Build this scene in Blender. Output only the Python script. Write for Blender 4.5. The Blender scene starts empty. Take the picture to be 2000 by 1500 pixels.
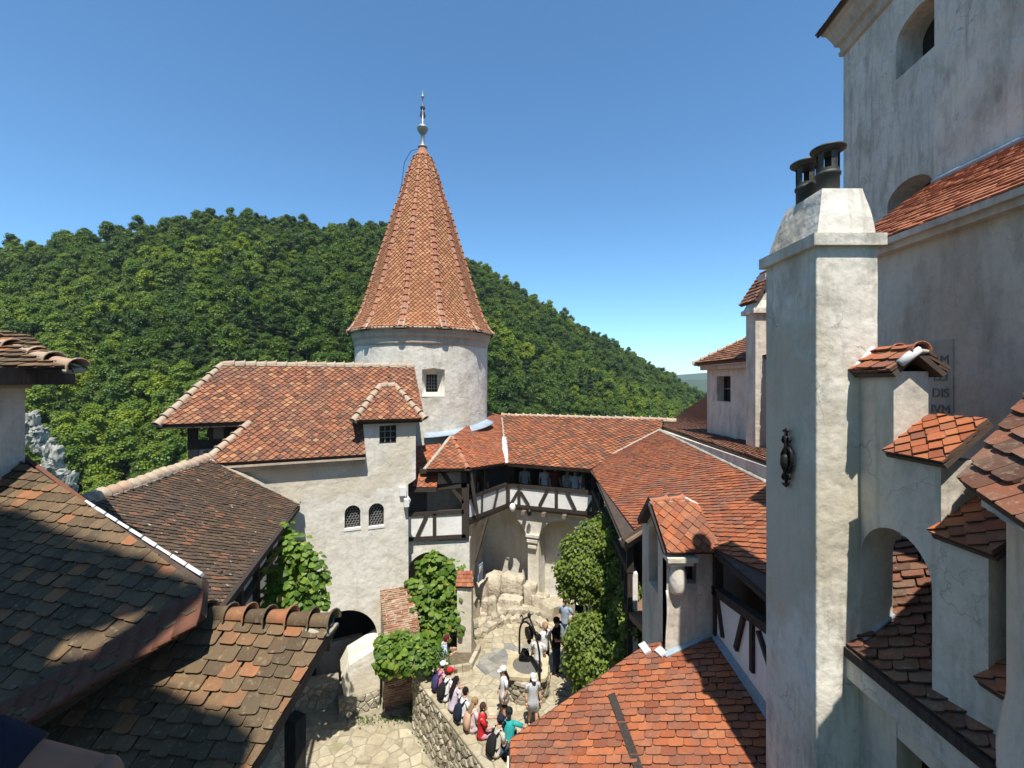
import bpy, bmesh, math, random
from mathutils import Vector, Matrix, noise as mnoise
from mathutils.geometry import tessellate_polygon
R = random.Random(7)
rad = math.radians
SC = bpy.context.scene
COL = SC.collection

# ------------------------------------------------------------------ camera
EYE = Vector((0, 0, 10.0))
FPX, HOR = 880.0, 745.0           # focal length and horizon row, in photo pixels
cd = bpy.data.cameras.new('camera')
cd.sensor_width = 36; cd.lens = 36*FPX/2000; cd.shift_y = -(750-HOR)/2000
cd.clip_start = 0.05; cd.clip_end = 20000
co = bpy.data.objects.new('camera', cd); COL.objects.link(co)
co.location = EYE; co.rotation_euler = (rad(90), 0, 0)
SC.camera = co

# ------------------------------------------------------------------ sky, sun, exposure
SUN_EL, SUN_HEAD = rad(64.5), rad(-3.4)       # the light travels towards this heading (clockwise from +Y)
w = bpy.data.worlds.new('World'); SC.world = w; w.use_nodes = True
nt = w.node_tree; nt.nodes.clear()
sky = nt.nodes.new('ShaderNodeTexSky'); sky.sky_type = 'NISHITA'; sky.sun_disc = False
sky.sun_elevation = SUN_EL; sky.sun_rotation = SUN_HEAD + math.pi
sky.altitude = 700; sky.air_density = 1.0; sky.dust_density = 0.0; sky.ozone_density = 8.0
bg = nt.nodes.new('ShaderNodeBackground'); bg.inputs['Strength'].default_value = 0.15
wo = nt.nodes.new('ShaderNodeOutputWorld')
tint = nt.nodes.new('ShaderNodeMix'); tint.data_type = 'RGBA'; tint.blend_type = 'MULTIPLY'; tint.inputs[0].default_value = 1; tint.inputs[7].default_value = (.80, .99, .95, 1)
nt.links.new(sky.outputs[0], tint.inputs[6]); nt.links.new(tint.outputs[2], bg.inputs[0]); nt.links.new(bg.outputs[0], wo.inputs[0])
sd = bpy.data.lights.new('sun', 'SUN'); sd.energy = 5.0; sd.angle = rad(0.53); sd.color = (1.0, 0.945, 0.86)
so = bpy.data.objects.new('sun', sd); COL.objects.link(so)
LIGHT = Vector((math.sin(SUN_HEAD)*math.cos(SUN_EL), math.cos(SUN_HEAD)*math.cos(SUN_EL), -math.sin(SUN_EL)))
so.rotation_euler = LIGHT.to_track_quat('-Z', 'Y').to_euler(); so.location = (5, -20, 60)
SC.view_settings.view_transform = 'Standard'; SC.view_settings.look = 'None'
SC.view_settings.gamma = 1; SC.view_settings.exposure = 0.52; SC.view_settings.use_curve_mapping = False
SC.render.engine = 'CYCLES'
SC.cycles.max_bounces = 6; SC.cycles.diffuse_bounces = 3; SC.cycles.transparent_max_bounces = 8

# ------------------------------------------------------------------ materials
def srgb(r, g, b):
    f = lambda c: (c/255/12.92) if c/255 <= .04045 else ((c/255+.055)/1.055)**2.4
    return (f(r), f(g), f(b), 1)
class Mat:
    def __init__(s, name, rough=.85):
        s.m = bpy.data.materials.new(name); s.m.use_nodes = True
        s.t = s.m.node_tree; s.n = s.t.nodes
        s.b = s.n['Principled BSDF']; s.b.inputs['Roughness'].default_value = rough
        s.b.inputs['Specular IOR Level'].default_value = .25
        s._pos = None
    def node(s, typ, **kw):
        n = s.n.new(typ)
        for k, v in kw.items(): setattr(n, k, v)
        return n
    def link(s, a, b): s.t.links.new(a, b)
    def pos(s):
        if s._pos is None: s._pos = s.node('ShaderNodeNewGeometry').outputs['Position']
        return s._pos
    def noise(s, scale, detail=4, rough=.55, stretch=None, vec=None):
        n = s.node('ShaderNodeTexNoise'); n.inputs['Scale'].default_value = scale
        n.inputs['Detail'].default_value = detail; n.inputs['Roughness'].default_value = rough
        v = vec or s.pos()
        if stretch:
            mp = s.node('ShaderNodeMapping'); mp.inputs['Scale'].default_value = stretch
            s.link(v, mp.inputs[0]); v = mp.outputs[0]
        s.link(v, n.inputs['Vector']); return n.outputs[0]
    def ramp(s, fac, stops):
        n = s.node('ShaderNodeValToRGB'); e = n.color_ramp.elements
        while len(e) > 1: e.remove(e[-1])
        e[0].position, e[0].color = stops[0]
        for p, c in stops[1:]:
            x = e.new(p); x.color = c
        s.link(fac, n.inputs[0]); return n.outputs[0]
    def step(s, fac, a, b):
        return s.ramp(fac, [(a, (0, 0, 0, 1)), (b, (1, 1, 1, 1))])
    def mix(s, fac, a, b, mode='MIX'):
        n = s.node('ShaderNodeMix', data_type='RGBA', blend_type=mode)
        for sock, v in ((n.inputs[0], fac), (n.inputs[6], a), (n.inputs[7], b)):
            if hasattr(v, 'default_value') or hasattr(v, 'is_linked'): s.link(v, sock)
            else: sock.default_value = v
        return n.outputs[2]
    def math(s, op, a, b=None):
        n = s.node('ShaderNodeMath', operation=op)
        for sock, v in ((n.inputs[0], a), (n.inputs[1], b)):
            if v is None: continue
            if isinstance(v, (int, float)): sock.default_value = v
            else: s.link(v, sock)
        return n.outputs[0]
    def rnd(s):                       # one random number for each tile, stone or leaf
        a = s.node('ShaderNodeAttribute', attribute_name='rnd').outputs['Fac']
        o = s.node('ShaderNodeObjectInfo').outputs['Random']
        return s.math('FRACT', s.math('ADD', a, o))
    def color(s, c):
        if isinstance(c, tuple): s.b.inputs['Base Color'].default_value = c
        else: s.link(c, s.b.inputs['Base Color'])
    def bump(s, h, strength=.4, dist=.02):
        n = s.node('ShaderNodeBump'); n.inputs['Strength'].default_value = strength
        n.inputs['Distance'].default_value = dist
        s.link(h, n.inputs['Height']); s.link(n.outputs[0], s.b.inputs['Normal'])
M = {}
def plaster(name, base, stain, dirt, amt=.5, rough_d=.03, stain2=None):
    m = Mat(name, .92)
    c = m.mix(m.step(m.noise(.9, 6, .6), .44, .68), base, stain)
    c = m.mix(m.math('MULTIPLY', m.step(m.noise(2.2, 7, .68, (1.3, 1.3, .45)), .48, .72), amt), c, dirt)
    c = m.mix(m.math('MULTIPLY', m.step(m.noise(9, 5, .7), .5, .75), .35), c, dirt)
    c = m.mix(m.math('MULTIPLY', m.step(m.noise(5.5, 5, .6, (1, 1, .09)), .54, .74), amt*.75), c, dirt)      # rain streaks
    vo = m.node('ShaderNodeTexVoronoi', feature='DISTANCE_TO_EDGE'); vo.inputs['Scale'].default_value = .75
    wv = m.node('ShaderNodeVectorMath', operation='ADD'); sv = m.node('ShaderNodeVectorMath', operation='SCALE'); sv.inputs['Scale'].default_value = .8
    nz = m.node('ShaderNodeTexNoise'); nz.inputs['Scale'].default_value = 2.3; nz.inputs['Detail'].default_value = 6
    m.link(m.pos(), nz.inputs['Vector']); m.link(nz.outputs[1], sv.inputs[0]); m.link(m.pos(), wv.inputs[0]); m.link(sv.outputs[0], wv.inputs[1]); m.link(wv.outputs[0], vo.inputs['Vector'])
    crk = m.math('MULTIPLY', m.ramp(vo.outputs[0], [(0, (1, 1, 1, 1)), (.007, (0, 0, 0, 1))]), m.step(m.noise(.7, 2), .5, .62))
    c = m.mix(m.math('MULTIPLY', crk, amt*.8), c, tuple(x*.5 for x in dirt[:3])+(1,))
    if stain2: c = m.mix(m.math('MULTIPLY', m.step(m.noise(.42, 5, .6, (1, 1, .8)), .50, .56), .75), c, stain2)
    m.color(c)
    h = m.math('ADD', m.noise(1.7, 3, .5), m.math('ADD', m.math('MULTIPLY', m.noise(6.5, 3, .5), .22), m.math('MULTIPLY', m.noise(34, 2, .5), .035)))
    m.bump(h, .8, rough_d*1.6); M[name] = m.m
g = lambda v, t=0: (v, v*(1-.03*t), v*(1-.10*t), 1)
plaster('plaster_white', (.72, .69, .61, 1), (.66, .62, .53, 1), (.40, .37, .30, 1), .38, .045, (.57, .51, .39, 1))
plaster('plaster_tower', (.66, .625, .54, 1), (.55, .51, .42, 1), (.33, .30, .235, 1), .5, .05)
plaster('plaster_grey', (.63, .575, .48, 1), (.52, .47, .39, 1), (.28, .25, .20, 1), .7, .05)
plaster('plaster_chimney', (.74, .70, .61, 1), (.64, .59, .49, 1), (.27, .24, .185, 1), .85, .055, (.52, .46, .345, 1))
plaster('plaster_keep', (.69, .635, .535, 1), (.56, .51, .425, 1), (.28, .25, .20, 1), .85, .06)
plaster('plaster_panel', (.80, .785, .74, 1), (.74, .72, .67, 1), (.55, .53, .49, 1), .3, .02)
plaster('plaster_rock', (.52, .46, .36, 1), (.42, .37, .28, 1), (.22, .19, .14, 1), .8, .14)
plaster('mortar', (.42, .37, .29, 1), (.33, .29, .22, 1), (.22, .20, .17, 1), .8, .08)
plaster('cornice', (.52, .44, .34, 1), (.42, .35, .27, 1), (.25, .21, .17, 1), .6, .03)
plaster('zinc', (.34, .40, .45, 1), (.28, .34, .39, 1), (.18, .22, .26, 1), .5, .01)
plaster('lead_white', (.60, .60, .59, 1), (.50, .50, .49, 1), (.40, .42, .44, 1), .3, .01)
plaster('plaque', (.50, .46, .39, 1), (.42, .385, .325, 1), (.15, .15, .145, 1), .6, .05)

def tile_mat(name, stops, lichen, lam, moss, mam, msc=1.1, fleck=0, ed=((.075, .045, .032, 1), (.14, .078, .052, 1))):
    m = Mat(name, .88)
    c = m.ramp(m.rnd(), stops)
    c = m.mix(m.math('MULTIPLY', m.noise(26, 4, .6), .55), c, m.mix(1.0, c, (.55, .5, .46, 1), 'MULTIPLY'))
    if mam: c = m.mix(m.math('MULTIPLY', m.step(m.math('ADD', m.math('MULTIPLY', m.noise(msc, 5, .62), .8), m.math('MULTIPLY', m.noise(7, 3, .6), .25)), .47, .63), mam), c, moss)
    if lam: c = m.mix(m.math('MULTIPLY', m.step(m.noise(17, 5, .7), .56, .68), lam), c, lichen)
    if fleck: c = m.mix(m.math('MULTIPLY', m.step(m.noise(8, 2, .5), .70, .73), fleck), c, (.62, .60, .54, 1))
    m.color(c); m.bump(m.noise(40, 4, .6), .35, .01); M[name] = m.m
    e = Mat(name+'_edge', .95); e.color(e.mix(e.noise(20), *ed)); M[name+'_edge'] = e.m  # dark edge colour paints in the shadow lines below each course, with some dirt
# weathered red with pale lichen (gate house), ochre red (tower), fresh orange (gallery), dark brown (wings)
tile_mat('tile_red', [(0, (0.126, 0.064, 0.042, 1)), (.25, (0.223, 0.090, 0.053, 1)), (.6, (0.310, 0.118, 0.062, 1)), (.85, (0.369, 0.154, 0.076, 1)), (1, (0.427, 0.236, 0.116, 1))], (.50, .37, .25, 1), .75, (.13, .075, .055, 1), .6)
tile_mat('tile_tower', [(0, (0.260, 0.105, 0.056, 1)), (.35, (0.380, 0.158, 0.079, 1)), (.7, (0.460, 0.201, 0.098, 1)), (1, (0.510, 0.267, 0.130, 1))], (.54, .37, .21, 1), .6, (.27, .125, .058, 1), .45, .8)
tile_mat('tile_orange', [(0, (0.245, 0.079, 0.039, 1)), (.25, (0.353, 0.104, 0.044, 1)), (.6, (0.441, 0.137, 0.055, 1)), (.9, (0.480, 0.174, 0.074, 1)), (1, (0.216, 0.085, 0.051, 1))], (.50, .36, .26, 1), .22, (.17, .10, .075, 1), .62, 1.6)
tile_mat('tile_orange_mossy', [(0, (0.176, 0.074, 0.039, 1)), (.3, (0.353, 0.111, 0.052, 1)), (.7, (0.451, 0.153, 0.066, 1)), (1, (0.470, 0.211, 0.097, 1))], (.48, .36, .26, 1), .35, (.13, .085, .06, 1), .75, 1.9)
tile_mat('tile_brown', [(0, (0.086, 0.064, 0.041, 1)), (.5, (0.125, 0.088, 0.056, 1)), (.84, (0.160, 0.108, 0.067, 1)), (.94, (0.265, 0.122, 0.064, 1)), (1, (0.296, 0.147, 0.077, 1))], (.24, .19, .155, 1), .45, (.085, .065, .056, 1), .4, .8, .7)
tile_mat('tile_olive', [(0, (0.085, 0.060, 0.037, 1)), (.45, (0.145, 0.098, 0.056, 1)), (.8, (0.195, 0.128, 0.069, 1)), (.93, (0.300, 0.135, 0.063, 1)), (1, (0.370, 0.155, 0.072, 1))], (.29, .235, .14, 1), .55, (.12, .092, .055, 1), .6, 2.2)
tile_mat('tile_rust', [(0, (.10, .050, .034, 1)), (.5, (.18, .075, .044, 1)), (.85, (.26, .10, .055, 1)), (1, (.20, .13, .085, 1))], (.36, .29, .20, 1), .5, (.17, .13, .09, 1), .65, 2.2)
tile_mat('tile_sunlit', [(0, (.36, .13, .07, 1)), (.5, (.48, .18, .09, 1)), (1, (.52, .24, .13, 1))], (.5, .36, .26, 1), .3, (.17, .10, .075, 1), .4, 2, 0, ((.30, .11, .06, 1), (.46, .18, .10, 1)))  # lit tile: sunlight on the low keep roof is put into its colour
tile_mat('tile_ridge', [(0, (.42, .33, .23, 1)), (.5, (.50, .41, .30, 1)), (1, (.46, .30, .20, 1))], (.56, .50, .40, 1), .7, (.30, .24, .18, 1), .5)
tile_mat('tile_rib', [(0, (.36, .13, .07, 1)), (.5, (.44, .165, .09, 1)), (1, (.46, .22, .13, 1))], (.50, .36, .24, 1), .4, (.30, .17, .11, 1), .35)
tile_mat('tile_valley', [(0, (.13, .055, .035, 1)), (1, (.19, .08, .05, 1))], (.3, .2, .14, 1), .2, (.12, .07, .05, 1), .5)

def simple(name, a, b, sc=6, rough=.85, bump=.3, stretch=None, metal=0, dist=.01):
    m = Mat(name, rough); f = m.noise(sc, 5, .6, stretch)
    m.color(m.mix(m.step(f, .3, .7), a, b)); m.b.inputs['Metallic'].default_value = metal
    if bump: m.bump(f, bump, dist)
    M[name] = m.m; return m
simple('deck', (.06, .045, .035, 1), (.10, .07, .055, 1), 5)
simple('timber', (.030, .023, .019, 1), (.065, .052, .043, 1), 5, .9, .5, (6, 6, 1))
simple('timber_worn', (.14, .11, .085, 1), (.24, .20, .16, 1), 7, .9, .5, (1, 1, 8))
simple('board', (.17, .105, .06, 1), (.23, .15, .09, 1), 5, .85, .4, (1, 1, 6))
simple('soffit', (.17, .12, .08, 1), (.24, .17, .12, 1), 5)
simple('iron', (.012, .012, .013, 1), (.035, .032, .03, 1), 20, .55, .3, None, .6)
simple('pot_metal', (.055, .055, .048, 1), (.10, .10, .085, 1), 9, .6, .3, None, .5)
simple('finial_metal', (.30, .29, .27, 1), (.42, .42, .41, 1), 6, .45, .2, None, .6)
simple('cable', (.03, .06, .14, 1), (.04, .08, .18, 1), 3)
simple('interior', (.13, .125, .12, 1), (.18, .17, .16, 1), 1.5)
simple('soil', (.10, .075, .05, 1), (.17, .14, .09, 1), 7)
simple('grout', (.20, .18, .125, 1), (.34, .305, .225, 1), 3, .95, .5)
simple('grate', (.10, .095, .085, 1), (.17, .16, .145, 1), 60, .7)
simple('limestone', (.14, .14, .115, 1), (.46, .44, .38, 1), 1.2, .9, .8, (1, 1, .5), 0, .3)
simple('bark', (.08, .06, .045, 1), (.14, .11, .085, 1), 8, .95, .6, (1, 1, .25))
simple('camera_white', (.72, .72, .70, 1), (.78, .78, .76, 1), 3, .4, 0)
simple('blue_notice', (.16, .24, .45, 1), (.36, .44, .62, 1), 25, .5, 0)
simple('paper_white', (.68, .68, .66, 1), (.74, .74, .72, 1), 4, .8, 0)
def stone(name, stops, bump=.6):
    m = Mat(name, .93); c = m.ramp(m.rnd(), stops)
    c = m.mix(m.math('MULTIPLY', m.step(m.noise(.8, 5, .65), .42, .66), .55), c, m.mix(1, c, (.66, .62, .55, 1), 'MULTIPLY'))
    c = m.mix(m.math('MULTIPLY', m.step(m.noise(5, 6, .65), .42, .7), .6), c, m.mix(1, c, (.55, .52, .45, 1), 'MULTIPLY'))
    c = m.mix(m.math('MULTIPLY', m.step(m.noise(1.4, 4, .6), .56, .68), .5), c, (.20, .19, .10, 1))
    m.color(c); m.bump(m.math('ADD', m.noise(9, 5, .6), m.math('MULTIPLY', m.noise(45, 3), .3)), bump, .04); M[name] = m.m
stone('flagstone', [(0, (.36, .315, .22, 1)), (.5, (.45, .395, .285, 1)), (.85, (.50, .445, .325, 1)), (1, (.40, .36, .27, 1))])
stone('slate', [(0, (.20, .205, .20, 1)), (.5, (.27, .27, .26, 1)), (1, (.32, .31, .28, 1))])
stone('rubble', [(0, (.28, .25, .19, 1)), (.4, (.42, .38, .29, 1)), (.8, (.52, .475, .375, 1)), (1, (.36, .325, .25, 1))], .9)
stone('brick', [(0, (.24, .12, .08, 1)), (.3, (.36, .20, .13, 1)), (.6, (.42, .29, .20, 1)), (.85, (.46, .37, .27, 1)), (1, (.36, .12, .07, 1))])
stone('well_cap', [(0, (.52, .45, .30, 1)), (1, (.56, .49, .34, 1))], .3)
stone('boulder', [(0, (.42, .37, .28, 1)), (1, (.54, .48, .37, 1))], .9)
def leafmat(name, stops, trans=.3, var=.35, vsc=.5, tree=False):
    m = Mat(name, .5); c = m.ramp(m.node('ShaderNodeAttribute', attribute_name='rnd').outputs['Fac'] if tree else m.rnd(), stops)
    if tree:                     # every tree has its own tone
        c = m.mix(1, c, m.ramp(m.node('ShaderNodeObjectInfo').outputs['Random'], [(0, (.5, .62, .6, 1)), (.3, (.85, .95, .85, 1)), (.6, (1.08, 1.12, .95, 1)), (.85, (1.4, 1.36, .9, 1)), (1, (1.7, 1.5, .95, 1))]), 'MULTIPLY')
    if var: c = m.mix(m.math('MULTIPLY', m.step(m.noise(vsc, 3), .35, .65), var), c, m.mix(1, c, (.62, .72, .5, 1), 'MULTIPLY'))
    m.color(c); m.b.inputs['Specular IOR Level'].default_value = .35
    tr = m.node('ShaderNodeBsdfTranslucent'); m.link(c, tr.inputs[0])
    ms = m.node('ShaderNodeMixShader'); ms.inputs[0].default_value = trans
    out = [n for n in m.n if n.type == 'OUTPUT_MATERIAL'][0]
    m.link(m.b.outputs[0], ms.inputs[1]); m.link(tr.outputs[0], ms.inputs[2]); m.link(ms.outputs[0], out.inputs[0])
    M[name] = m.m
leafmat('vine_leaf', [(0, (.07, .14, .018, 1)), (.5, (.13, .23, .028, 1)), (.85, (.20, .31, .04, 1)), (.97, (.28, .34, .05, 1)), (1, (.38, .32, .07, 1))], .4)
leafmat('ivy_leaf', [(0, (.06, .10, .014, 1)), (.5, (.14, .20, .026, 1)), (.9, (.22, .29, .042, 1)), (1, (.28, .34, .06, 1))], .4)
leafmat('weed_leaf', [(0, (.06, .12, .02, 1)), (1, (.12, .19, .04, 1))])
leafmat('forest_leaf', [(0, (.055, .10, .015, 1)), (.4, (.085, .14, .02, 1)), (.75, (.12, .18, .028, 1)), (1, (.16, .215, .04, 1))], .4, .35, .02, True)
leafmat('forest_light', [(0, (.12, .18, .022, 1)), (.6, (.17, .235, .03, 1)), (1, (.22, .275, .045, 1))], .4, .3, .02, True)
leafmat('conifer_leaf', [(0, (.03, .062, .022, 1)), (1, (.06, .10, .035, 1))], .2)
simple('forest_floor', (.018, .035, .008, 1), (.035, .055, .012, 1), .08, 1, 0)
simple('far_hill', (.03, .055, .02, 1), (.05, .08, .03, 1), .004, 1, 0)
m = Mat('window_glass', .12); m.color((.012, .014, .016, 1)); m.b.inputs['Specular IOR Level'].default_value = .5; M['window_glass'] = m.m
simple('lead_lattice', (.20, .20, .19, 1), (.30, .30, .29, 1), 30, .6, 0)
def cloth(name, c, rough=.9):
    m = Mat('cloth_'+name, rough); d = tuple(x*.78 for x in c[:3])+(1,)
    m.color(m.mix(m.step(m.noise(14, 4), .35, .7), d, c)); m.bump(m.noise(18, 3), .4, .02); M[name] = m.m
for n_, c_ in dict(c_white=(.74, .74, .73, 1), c_lightblue=(.42, .55, .66, 1), c_pink=(.60, .22, .28, 1), c_lilac=(.62, .54, .62, 1), c_red=(.55, .025, .03, 1),
                   c_teal=(.03, .36, .36, 1), c_beige=(.56, .52, .44, 1), c_black=(.014, .014, .016, 1), c_navy=(.014, .018, .036, 1), c_grey=(.50, .52, .55, 1), c_denim=(.05, .075, .13, 1),
                   c_peach=(.58, .36, .24, 1), c_rosewhite=(.66, .54, .55, 1), c_bluegrey=(.30, .38, .48, 1), c_plaid=(.55, .30, .34, 1), c_maroon=(.20, .05, .05, 1), c_purple=(.05, .045, .13, 1),
                   h_black=(.012, .009, .008, 1), h_brown=(.055, .030, .018, 1), h_blond=(.32, .21, .11, 1), h_red=(.12, .012, .018, 1), shoe=(.03, .028, .027, 1)).items(): cloth(n_, c_)
m = Mat('skin', .55); m.color(m.mix(m.noise(9), (.48, .27, .18, 1), (.56, .33, .23, 1))); m.b.inputs['Subsurface Weight'].default_value = .08
m.b.inputs['Subsurface Radius'].default_value = (.02, .008, .004); M['skin'] = m.m
m = Mat('skin_shaded', .6); m.color(m.mix(m.noise(14), (.20, .10, .065, 1), (.27, .145, .095, 1))); m.bump(m.noise(60, 3), .3, .004); M['skin_shaded'] = m.m  # skin darkened so the shade on the corner arm is in the colour
# ------------------------------------------------------------------ geometry helpers
V3 = lambda *a: Vector(a)
ZUP = Vector((0, 0, 1))
def ray(px, py): return Vector(((px-1000)/FPX, 1.0, -(py-HOR)/FPX))
def at(px, py, Y): return EYE + ray(px, py)*Y            # point seen at a photo pixel, Y metres ahead of the lens
def atz(px, py, Z):
    r = ray(px, py); return EYE + r*((Z-EYE.z)/r.z)
class Frame:
    """a plane with 2D axes U (right), V (up), N (towards the viewer)"""
    def __init__(s, O, U, V):
        s.O = Vector(O); s.U = Vector(U).normalized(); V = Vector(V)
        s.V = (V - s.U*V.dot(s.U)).normalized(); s.N = s.U.cross(s.V)
    def p(s, u, v, n=0): return s.O + s.U*u + s.V*v + s.N*n
    def hit(s, px, py):
        r = ray(px, py); return EYE + r*((s.O-EYE).dot(s.N)/r.dot(s.N))
    def uv(s, P): d = Vector(P)-s.O; return (d.dot(s.U), d.dot(s.V))
    def px(s, px, py): return s.uv(s.hit(px, py))
    def pxs(s, pts): return [s.px(*q) for q in pts]
    def off(s, n): return Frame(s.O+s.N*n, s.U, s.V)
    def mat(s, u, v, n=0, rot=0):
        c, q = math.cos(rot), math.sin(rot)
        X = s.U*c + s.V*q; Y = s.V*c - s.U*q
        P = s.p(u, v, n)
        return Matrix(((X.x, Y.x, s.N.x, P.x), (X.y, Y.y, s.N.y, P.y), (X.z, Y.z, s.N.z, P.z), (0, 0, 0, 1)))
def vframe(P0, P1): return Frame(P0, Vector(P1)-Vector(P0), ZUP)
def pframe(a, b, c):                   # plane through three points, N up or towards the camera
    a, b, c = Vector(a), Vector(b), Vector(c); n = (b-a).cross(c-a).normalized()
    if n.dot(EYE-a) < 0: n = -n
    U = (b-a).normalized(); return Frame(a, U, n.cross(U))
def linked(o, parent=None):
    COL.objects.link(o)
    if parent is not None: o.parent = parent
    return o
def thing(name, label, cat, group=None, loc=(0, 0, 0)):
    o = bpy.data.objects.new(name, None); COL.objects.link(o); o.empty_display_size = .2
    o.location = loc; o['label'] = label; o['category'] = cat
    if group: o['group'] = group
    return o
def tag(o, label=None, cat=None, group=None, kind=None):
    for k, v in (('label', label), ('category', cat), ('group', group), ('kind', kind)):
        if v: o[k] = v
    return o
def matlist(me, mats):
    for x in (mats if isinstance(mats, (list, tuple)) else [mats]): me.materials.append(M[x])
class MB:
    """mesh builder"""
    def __init__(s): s.v, s.f, s.m, s.r = [], [], [], []
    def add(s, vs, fs, mi=0, rnd=0.0):
        b = len(s.v); s.v += [tuple(v) for v in vs]
        for i, f in enumerate(fs):
            s.f.append([b+k for k in f]); s.m.append(mi[i] if isinstance(mi, list) else mi); s.r.append(rnd)
        return s
    def box(s, c, size, X=(1, 0, 0), Y=(0, 1, 0), Z=(0, 0, 1), mi=0, rnd=0.):
        c = Vector(c); X, Y, Z = Vector(X)*size[0]/2, Vector(Y)*size[1]/2, Vector(Z)*size[2]/2
        vs = [c+X*i+Y*j+Z*k for k in (-1, 1) for j in (-1, 1) for i in (-1, 1)]
        return s.add(vs, [(0, 2, 3, 1), (4, 5, 7, 6), (0, 1, 5, 4), (2, 6, 7, 3), (0, 4, 6, 2), (1, 3, 7, 5)], mi, rnd)
    def beam(s, a, b, w, h, up=ZUP, mi=0):
        a, b = Vector(a), Vector(b); X = (b-a); L = X.length; X.normalize()
        up = Vector(up); Z = (up - X*up.dot(X))
        if Z.length < 1e-4: up = Vector((0, 1, 0)); Z = up - X*up.dot(X)
        Z.normalize(); return s.box((a+b)/2, (L, w, h), X, Z.cross(X), Z, mi)
    def slab(s, fr, outer, holes=(), depth=.3, mi=0, mis=None):
        """flat slab with holes; front on the frame plane, back 'depth' behind it"""
        loops = [list(outer)]+[list(h) for h in holes]
        pts = [p for l in loops for p in l]
        tris = tessellate_polygon([[Vector((p[0], p[1], 0)) for p in l] for l in loops])
        n = len(pts); vs = [fr.p(u, v) for u, v in pts]+[fr.p(u, v, -depth) for u, v in pts]
        fs = []
        for t in tris:
            a, b, c = [Vector(pts[i]) for i in t]
            t = tuple(t) if (b-a).cross(c-a) > 0 else tuple(reversed(t))
            fs.append(t); fs.append(tuple(n+i for i in reversed(t)))
        k = len(fs); o = 0
        for li, l in enumerate(loops):
            area = sum(l[i-1][0]*l[i][1]-l[i][0]*l[i-1][1] for i in range(len(l)))
            for i in range(len(l)):
                a, b = o+i, o+(i+1) % len(l)
                q = (a, n+a, n+b, b); fs.append(q if (area > 0) == (li == 0) else q[::-1])
            o += len(l)
        return s.add(vs, fs, [mi]*k+[mi if mis is None else mis]*(len(fs)-k))
    def tube(s, pts, rs, seg=8, mi=0, caps=True, rnd=0., sq=None):
        """tube through pts with radius rs at each; sq = flattening of the second axis"""
        pts = [Vector(p) for p in pts]; rs = rs if isinstance(rs, (list, tuple)) else [rs]*len(pts)
        vs, fs = [], []; ref = None
        for i, p in enumerate(pts):
            d = (pts[min(i+1, len(pts)-1)]-pts[max(i-1, 0)])
            if d.length < 1e-9: d = Vector((0, 0, 1))
            d.normalize()
            if ref is None: ref = Vector((0, 0, 1)) if abs(d.z) < .9 else Vector((1, 0, 0))
            A = ref-d*ref.dot(d)
            if A.length < 1e-4: A = Vector((.3, 1, .2)); A = A-d*A.dot(d)
            A.normalize(); B = d.cross(A); ref = A
            for k in range(seg):
                t = 2*math.pi*k/seg; vs.append(p+A*(math.cos(t)*rs[i])+B*(math.sin(t)*rs[i]*(sq or 1)))
        for i in range(len(pts)-1):
            for k in range(seg):
                a, b = i*seg+k, i*seg+(k+1) % seg; fs.append((a, b, b+seg, a+seg))
        if caps: fs.append(tuple(reversed(range(seg)))); fs.append(tuple(range((len(pts)-1)*seg, len(pts)*seg)))
        return s.add(vs, fs, mi, rnd)
    def rings(s, rings, mi=0, caps=True, rnd=0.):
        n = len(rings[0]); vs = [p for r_ in rings for p in r_]; fs = []
        for i in range(len(rings)-1):
            for k in range(n):
                a, b = i*n+k, i*n+(k+1) % n; fs.append((a, b, b+n, a+n))
        if caps: fs.append(tuple(reversed(range(n)))); fs.append(tuple(range((len(rings)-1)*n, len(rings)*n)))
        return s.add(vs, fs, mi, rnd)
    def lathe(s, c, prof, seg=24, mi=0, caps=True):
        c = Vector(c)
        return s.rings([[c+Vector((r*math.cos(2*math.pi*k/seg), r*math.sin(2*math.pi*k/seg), z)) for k in range(seg)] for r, z in prof], mi, caps)
    def ball(s, c, rx, ry, rz, seg=10, rin=7, mi=0, rnd=0., X=None, Y=None, Z=None):
        c = Vector(c); X, Y, Z = X or Vector((1, 0, 0)), Y or Vector((0, 1, 0)), Z or Vector((0, 0, 1))
        rr = []
        for i in range(1, rin):
            a = math.pi*i/rin
            rr.append([c + X*(rx*math.sin(a)*math.cos(2*math.pi*k/seg)) + Y*(ry*math.sin(a)*math.sin(2*math.pi*k/seg)) - Z*(rz*math.cos(a)) for k in range(seg)])
        return s.rings(rr, mi, True, rnd)
    def mesh(s, name, mats, smooth=False, attr=False):
        me = bpy.data.meshes.new(name); me.from_pydata(s.v, [], s.f); matlist(me, mats)
        if any(s.m): me.polygons.foreach_set('material_index', s.m)
        if smooth: me.polygons.foreach_set('use_smooth', [True]*len(s.f))
        if attr:
            a = me.attributes.new('rnd', 'FLOAT', 'FACE'); a.data.foreach_set('value', s.r)
        me.update(); return me
    def build(s, name, mats, parent=None, smooth=False, attr=False):
        return linked(bpy.data.objects.new(name, s.mesh(name, mats, smooth, attr)), parent)
def arch(x0, x1, y0, ytop, n=14, rise=None):
    """outline of an opening with a round head: bottom y0, crown at ytop"""
    r = (x1-x0)/2; rise = rise or r; sp = ytop-rise; cx = (x0+x1)/2
    return [(x0, y0), (x1, y0)]+[(cx+r*math.cos(math.pi*i/n), sp+rise*math.sin(math.pi*i/n)) for i in range(n+1)]
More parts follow.
